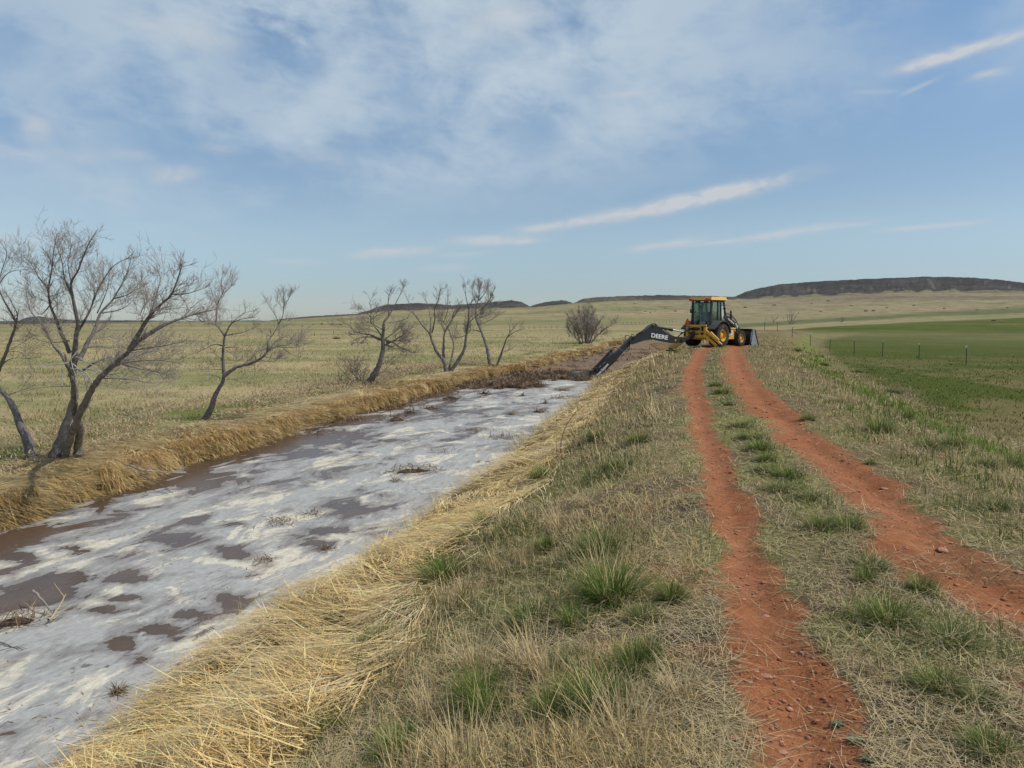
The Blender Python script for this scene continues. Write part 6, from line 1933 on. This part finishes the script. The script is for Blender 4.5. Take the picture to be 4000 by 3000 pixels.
def build_debris():
    z5 = lambda zx, zy: (1200 + zx * 1400 / 2212.0, 1350 + zy * 1400 / 2212.0)
    zb = lambda zx, zy: (zx * 1600 / 2212.0, 1900 + zy * 1600 / 2212.0)
    # (pixel, half width in photo px, height m, label)
    L = [(z5(552, 462), 40, 0.20, 'dark rounded clump of dredged weed nearest the far bank'), (z5(635, 415), 34, 0.10, 'low weed clump just behind the dark rounded one'),
         (z5(885, 328), 48, 0.16, 'long dark heap of weed along the far bank'), (z5(1090, 298), 28, 0.16, 'brown weed heap right of the long dark one'),
         (z5(1405, 250), 22, 0.15, 'small brown weed heap in front of the weed dam'), (z5(1580, 275), 48, 0.07, 'thin scatter of weed left of the digging bucket'),
         (z5(1435, 410), 40, 0.10, 'tuft of dead reeds standing in foam near the right bank'), (z5(1265, 423), 22, 0.08, 'small tuft of reeds alone in the middle of the foam'),
         (z5(1575, 325), 50, 0.05, 'flat raft of weed by the right bank below the bucket'), (z5(1472, 357), 9, 0.10, 'tiny dark clod of weed in the foam'), (z5(1330, 310), 7, 0.09, 'tiny brown clod floating below the weed dam'),
         (z5(1190, 568), 62, 0.06, 'reed raft against the straw of the near bank'), (z5(770, 388), 46, 0.07, 'pinkish brown scatter of dead stalks by the far bank'),
         (z5(660, 775), 118, 0.10, 'largest dark raft of sticks and weed in the middle of the foam'), (z5(545, 838), 26, 0.03, 'small brown scrap below the largest raft'),
         (z5(1040, 520), 60, 0.025, 'faint line of weed scraps across the foam'), (z5(830, 655), 50, 0.02, 'thin strand of weed above the largest raft'),
         (zb(95, 735), 105, 0.13, 'brown clump of weed at the lower left edge of the water'), (zb(1505, 192), 58, 0.05, 'spindly twigs sticking out of cream foam'), (zb(1690, 150), 40, 0.04, 'second group of thin twigs beside the spindly ones'),
         (zb(1420, 402), 42, 0.05, 'dark twigs at the edge of the near foam'), (zb(1760, 345), 26, 0.04, 'small rusty scrap beside a brown water patch'), (zb(640, 1115), 16, 0.02, 'tiny rusty scrap near the straw in front')]
    for k, ((u, v), hwp, h, lb) in enumerate(L):
        x, y = on_plane(u, v, WATER_Z)
        s = hwp * y / F * 1.25
        asp = 0.75 if hwp < 60 else 0.45
        n = int(np.clip(90 * (s / 0.3) * (1 if h > 0.04 else 0.6), 50, 420))
        if y < 14: n = min(int(n * 1.6), 520)
        V1, Q1, T1, c1 = heap(x, y, s, s * asp * 1.6, h * 1.2, n, 900 + k, 0.15, 0.22 + 0.15 * (h > 0.08), 0.5 if 'dark' in lb else 0.3)
        parts = [V1 - np.array([x, y, WATER_Z])]
        faces = [Q1, T1]; cols = [c1]
        if h >= 0.07:
            V2, Q2 = core(x, y, s, s * asp * 1.4, h * 0.8, 950 + k, 0.15)
            faces.append(Q2 + len(V1)); parts.append(V2 - np.array([x, y, WATER_Z])); cols.append(np.tile(DEB[2] * 1.2, (len(V2), 1)))
        me = np_mesh('weed_clump', np.concatenate(parts), faces, np.concatenate(cols))
        o = link_mesh('weed_clump', me, M_REED); o.location = (x, y, WATER_Z)
        tag(o, lb, 'weeds', 'clumps of dredged weed in the water')
    # the dam: a mass nobody could count
    parts = []
    r = np.random.default_rng(77)
    extra = []
    for k in range(190):
        y = r.uniform(33.0, 44.0); t = r.random() ** (1.3 if y < 38 else 0.8)
        xl, xr = float(XL(np.array([y]))[0]), float(XR(np.array([y]))[0])
        if y < 37 and t > 0.6: t *= 0.5
        x = xl + 0.1 + (xr - xl - 0.1) * t
        s = r.uniform(0.2, 0.7); h = r.uniform(0.05, 0.26)
        parts.append(heap(x, y, s, s * 0.8, h, 90, 2000 + k, r.uniform(0, 3), 0.36, 0.45))
        extra.append(core(x, y, s, s * 0.7, h * 0.7, 2200 + k, r.uniform(0, 3)))
    for k in range(110):
        y = r.uniform(43, 74); xl, xr = float(XL(np.array([y]))[0]), float(XR(np.array([y]))[0])
        parts.append(heap(xl + (xr - xl) * r.random(), y, r.uniform(0.3, 1.0), 0.4, r.uniform(0.03, 0.10), 26, 2600 + k, r.uniform(-0.3, 0.3), 0.4, 0.5))
    # loose weed along the far waterline
    for k in range(90):
        y = r.uniform(20, 36); x = float(XL(np.array([y]))[0]) + abs(r.normal(0.15, 0.35)) + 0.1
        parts.append(heap(x, y, 0.3, 0.45, 0.05, 34, 2400 + k, 1.3, 0.25, 0.3))
    V, Q, Tt, c = join(parts)
    nv = len(V); Qs = [Q]; Vs = [V]; cs = [c]
    for V2, Q2 in extra:
        Qs.append(Q2 + nv); Vs.append(V2); cs.append(np.tile(DEB[2] * 1.25, (len(V2), 1))); nv += len(V2)
    me = np_mesh('weed_dam', np.concatenate(Vs), [np.concatenate(Qs), Tt], np.concatenate(cs))
    tag(link_mesh('weed_dam', me, M_REED), 'brown mass of dredged reeds damming the ditch below the digging bucket', 'weeds', kind='stuff')
    # crumbs of weed all over the foam
    N = 5200
    y = 4.5 * (78 / 4.5) ** r.random(N); xl, xr = XL(y), XR(y); x = xl + (xr - xl) * (0.06 + 0.92 * r.random(N) ** 0.8)
    keep = fbm(x * 0.9, y * 0.6, 909, 3) > 0.47
    x, y = x[keep], y[keep]; n = len(x)
    P = np.stack([x, y, np.full(n, WATER_Z + 0.004)], -1)
    col = lerp3(DEB[0], DEB[3], r.random(n) ** 1.5)
    stuff('weed_crumbs', [blades(P, r.uniform(0, 6.28, n), r.uniform(0.02, 0.11, n), np.clip(r.normal(0.93, 0.1, n), 0.4, 1.0), np.maximum(0.006, 0.0007 * y) * r.uniform(0.6, 1.5, n), col, r.uniform(0, 0.3, n))], M_REED, 'small brown crumbs of weed floating on the foam', 'weeds')
    # branches
    def branch(name, label, pix, z0, rad, m, n_side, seed, zs=None):
        q = np.random.default_rng(seed)
        pts = []
        for k, (u, v) in enumerate(pix):
            x, y = on_plane(u, v, z0); pts.append(np.array([x, y, z0 + (zs[k] if zs else 0)]))
        P, rr = resample(pts, np.linspace(rad, rad * 0.4, len(pts)), 0.05)
        P = P + q.normal(0, 0.006, P.shape)
        paths = [(P, rr)]
        for _ in range(n_side):
            i = q.integers(2, len(P) - 1); d = q.normal(0, 1, 3); d[2] = abs(d[2]) * 0.5; d /= np.linalg.norm(d)
            L = q.uniform(0.1, 0.3)
            paths.append((np.array([P[i], P[i] + d * L * 0.5 + q.normal(0, .01, 3), P[i] + d * L]), np.array([rad * .4, rad * .3, rad * .15])))
        V, Q = tubes(paths, 6)
        o0 = P[0]
        o = link_mesh(name, np_mesh(name, V - o0, [Q], smooth=True), m); o.location = o0
        tag(o, label, 'branch')
    branch('fallen_branch', 'bare fallen branch lying in the straw of the far bank, its tip in the water', [(490, 1862), (560, 1862), (640, 1852), (730, 1848)], -1.15, 0.022, M_TWIG, 7, 31, [0.22, 0.12, 0.04, 0.0])
    branch('fallen_branch', 'thin dark branch pointing from the far bank out over the foam', [(510, 1872), (580, 1886), (640, 1900), (675, 1914)], -1.40, 0.014, M_BARK, 3, 32, [0.18, 0.08, 0.0, -0.06])
    branch('floating_stick', 'short brown stick poking out of the lower left weed clump', [(131, 2344), (170, 2362), (204, 2382)], -1.42, 0.016, M_TWIG, 0, 33, [0.10, 0.04, -0.03])
    branch('floating_stick', 'pale bent stalk rising from the lower left weed clump', [(190, 2425), (225, 2400), (258, 2368)], -1.46, 0.014, mat('pale_stalk', (0.42, 0.33, 0.17), 0.8), 2, 34, [0.0, 0.05, 0.12])
    branch('floating_stick', 'thin dark twig on the pale foam at the left edge', [(0, 2512), (45, 2522), (90, 2536)], -1.485, 0.008, M_BARK, 2, 35)


build_debris()

# ------------------------------------------------------------------ single tufts and plants one can pick out


def tuft_mesh(name, n, rad, h, w, cols, seed, lean=0.3, curl=0.6):
    r = np.random.default_rng(seed)
    a = r.uniform(0, 6.28, n); q = rad * np.sqrt(r.random(n)) * (0.6 + 0.6 * r.random(n))
    P = np.stack([np.cos(a) * q, np.sin(a) * q, np.full(n, -0.01)], -1)
    head = a + r.normal(0, 0.7, n)
    ln = np.clip(r.normal(lean, 0.16, n) + 0.35 * q / rad, 0, 0.95)
    k = r.random(n)
    c = lerp3(cols[0], cols[1], r.random(n)); c = lerp3(c, DRY2, (k > 0.86) * 0.85)
    V, Q, Tt, cc = blades(P, head, h * r.uniform(0.5, 1.15, n), ln, w * r.uniform(0.7, 1.3, n), c * r.uniform(0.75, 1.25, (n, 1)), r.uniform(0.1, curl * 1.4, n), nseg=3)
    return np_mesh(name, V, [Q, Tt], cc)


def build_tufts():
    P_ = lambda x, y: (x * 4000 / 2212.0, y * 4000 / 2212.0)
    mid, sh, rt = TUFTS
    kinds = [tuft_mesh('grass_tuft', 800, 0.12, 0.25, 0.0046, (np.array([0.070, 0.115, 0.022]), np.array([0.15, 0.205, 0.04])), 300 + k) for k in range(3)]
    kinds += [tuft_mesh('grass_tuft', 750, 0.14, 0.20, 0.0046, (np.array([0.070, 0.105, 0.035]), np.array([0.14, 0.175, 0.045])), 310 + k, 0.4) for k in range(2)]
    r = np.random.default_rng(5)
    for lst, lab, grp in ((mid, 'green grass tuft growing between the two red wheel ruts', 'tufts between the ruts'), (sh, 'green grass tuft on the bank between the straw and the left rut', 'tufts on the ditch bank'), (rt, 'bright green grass tuft on the slope right of the track', 'tufts right of the track')):
        for (x, y, w) in lst:
            gx, gy, gz, s = tuft_place(x, y, w)
            o = bpy.data.objects.new('grass_tuft', kinds[int(r.integers(0, 5))] if lst is mid else kinds[int(r.integers(0, 4))])
            if not o.data.materials: o.data.materials.append(M_GRASS)
            COL.objects.link(o)
            o.location = (gx, gy, gz); o.rotation_euler = (0, 0, r.uniform(0, 6.28)); zsc = np.clip(s * 1.1, 0.8, 1.35) * (0.8 if lst is mid else 1.0)
            o.scale = (s, s * r.uniform(0.8, 1.2), zsc)
            tag(o, lab, 'grass tuft', grp)
    # dry straw-coloured bunches on the bank
    dk = [tuft_mesh('dry_bunch', 110, 0.10, 0.34, 0.004, (np.array([0.45, 0.34, 0.18]), np.array([0.54, 0.43, 0.25])), 330 + k, 0.12, 0.5) for k in range(3)]
    for (x, y, w) in [(1000, 1270, 50), (1070, 1210, 36), (1140, 1200, 40), (1300, 1240, 30), (1030, 1420, 50), (1150, 1420, 40), (640, 1620, 36), (930, 1530, 46), (1190, 1450, 40), (1210, 1130, 26), (1270, 1080, 26), (1140, 1110, 26), (1350, 1570, 46), (1000, 1640, 50), (1480, 1490, 34)]:
        u, v = P_(x, y); gx, gy, gz = hit(u, v + w * 0.8)
        o = bpy.data.objects.new('dry_bunch', dk[int(r.integers(0, 3))])
        if not o.data.materials: o.data.materials.append(M_GRASS)
        COL.objects.link(o); o.location = (gx, gy, gz); o.rotation_euler = (0, 0, r.uniform(0, 6.28)); s = r.uniform(0.65, 1.1); o.scale = (s, s, s)
        tag(o, 'pale dry bunch of grass standing on the ditch bank', 'grass bunch', 'dry bunches on the ditch bank')
    # silvery rosettes beside the left rut
    for (u, v, w, lb) in [(3273, 2835, 34, 'grey green leafy weed at the right edge of the left rut, upper one'), (3338, 2900, 40, 'grey green leafy weed at the right edge of the left rut, middle one'), (3402, 2978, 44, 'grey green leafy weed at the bottom edge, lowest of the three'),]:
        gx, gy, gz = hit(u, v); s = w * gy / F
        n = 34
        a = r.uniform(0, 6.28, n); P = np.stack([np.cos(a) * s * .15, np.sin(a) * s * .15, np.zeros(n)], -1)
        V, Q, Tt, c = blades(P, a, s * r.uniform(0.6, 1.15, n), r.uniform(0.35, 0.9, n), np.full(n, s * 0.30), lerp3(np.array([0.12, 0.155, 0.09]), np.array([0.20, 0.235, 0.15]), r.random(n)), r.uniform(0.1, 0.7, n), nseg=4)
        o = link_mesh('rosette_weed', np_mesh('rosette_weed', V, [Q, Tt], c), M_GRASS); o.location = (gx, gy, gz)
        tag(o, lb, 'weed', 'leafy weeds beside the left rut')
    # tall single stems
    M_STEM = mat('red_stem', (0.16, 0.075, 0.055), 0.8); M_STALK = mat('dry_stalk', (0.50, 0.40, 0.22), 0.8)
    def stem(name, lb, pix, m, rad, cat='stem'):
        gx, gy, gz = hit(*pix[0])
        pts = []
        for (u, v) in pix:
            d = ray(u, v); k = gy / d[1]; pts.append(np.array([d[0] * k, gy, EYE + d[2] * k]))
        pts[0][2] = gz - 0.02
        P, rr = resample(pts, np.linspace(rad, rad * 0.45, len(pts)), 0.04)
        P[:, 1] += np.linspace(0, 0.12, len(P))
        paths = [(P, rr)]
        for i in range(len(P) // 2, len(P) - 1, 3):
            d = r.normal(0, 1, 3); d[2] = abs(d[2]) + 0.6; d /= np.linalg.norm(d)
            paths.append((np.array([P[i], P[i] + d * 0.03, P[i] + d * 0.06]), np.array([rad * .5, rad * .4, rad * .3])))
        V, Q = tubes(paths, 5); o0 = P[0]
        o = link_mesh(name, np_mesh(name, V - o0, [Q], smooth=True), m); o.location = o0
        tag(o, lb, cat)
    z5 = lambda zx, zy: (1200 + zx * 1400 / 2212.0, 1350 + zy * 1400 / 2212.0)
    stem('tall_weed', 'tall curved reddish stem at the top of the straw bank', [z5(1562, 668), z5(1568, 590), z5(1600, 500), z5(1650, 430), z5(1715, 370)], M_STEM, 0.008)
    stem('tall_weed', 'short dark stem right of the curved reddish one', [z5(1625, 680), z5(1635, 620), z5(1658, 560)], M_STEM, 0.007)
    zb = lambda zx, zy: (zx * 1600 / 2212.0, 1900 + zy * 1600 / 2212.0)
    stem('dry_stalk', 'pale dry stalk leaning out over the foam', [zb(950, 905), zb(935, 860), zb(890, 795), zb(855, 750)], M_STALK, 0.006)
    stem('dry_stalk', 'thin dark stalk slanting up right over the foam edge', [zb(1240, 760), zb(1300, 690), zb(1375, 600)], M_STEM, 0.005)
    stem('dry_stalk', 'tall pale stalk curving up from the front straw', [zb(880, 1400), zb(885, 1250), zb(910, 1130), zb(945, 1040)], M_STALK, 0.005)
    stem('dry_stalk', 'reddish upright stalk in the front straw', [zb(1165, 1420), zb(1165, 1330), zb(1175, 1240), zb(1195, 1180)], M_STEM, 0.004)
    stem('dry_stalk', 'upright brown stalk at the lower left waterline', [zb(300, 1330), zb(320, 1250), zb(335, 1130), zb(360, 1060)], M_STALK, 0.006)
    stem('dry_stalk', 'leaning pale stalk right of the upright one at the lower left waterline', [zb(370, 1310), zb(420, 1240), zb(480, 1180), zb(560, 1095)], M_STALK, 0.005)
    # long broken straw lying on the bank
    stem('dry_stalk', 'long bent pale straw lying on the green bank', [(2165, 2480), (2250, 2445), (2330, 2425), (2450, 2430)], M_STALK, 0.006)


build_tufts()


# ------------------------------------------------------------------ air
def build_haze():
    b = BM(); b.box((-4600, -300, -70), (4600, 4700, 165), 0)
    m = bpy.data.materials.new('haze'); m.use_nodes = True
    T = NT(m.node_tree); T.n.remove(T.n['Principled BSDF'])
    v = T.node('ShaderNodeVolumePrincipled')
    v.inputs['Color'].default_value = (0.80, 0.88, 1.0, 1)
    v.inputs['Density'].default_value = HAZE
    v.inputs['Anisotropy'].default_value = 0.3
    T.l.new(v.outputs[0], T.n['Material Output'].inputs['Volume'])
    tag(b.done('haze', m, None, False), 'thin dry air that pales the far hills', 'haze', kind='stuff')


HAZE = 2.6e-5
build_haze()
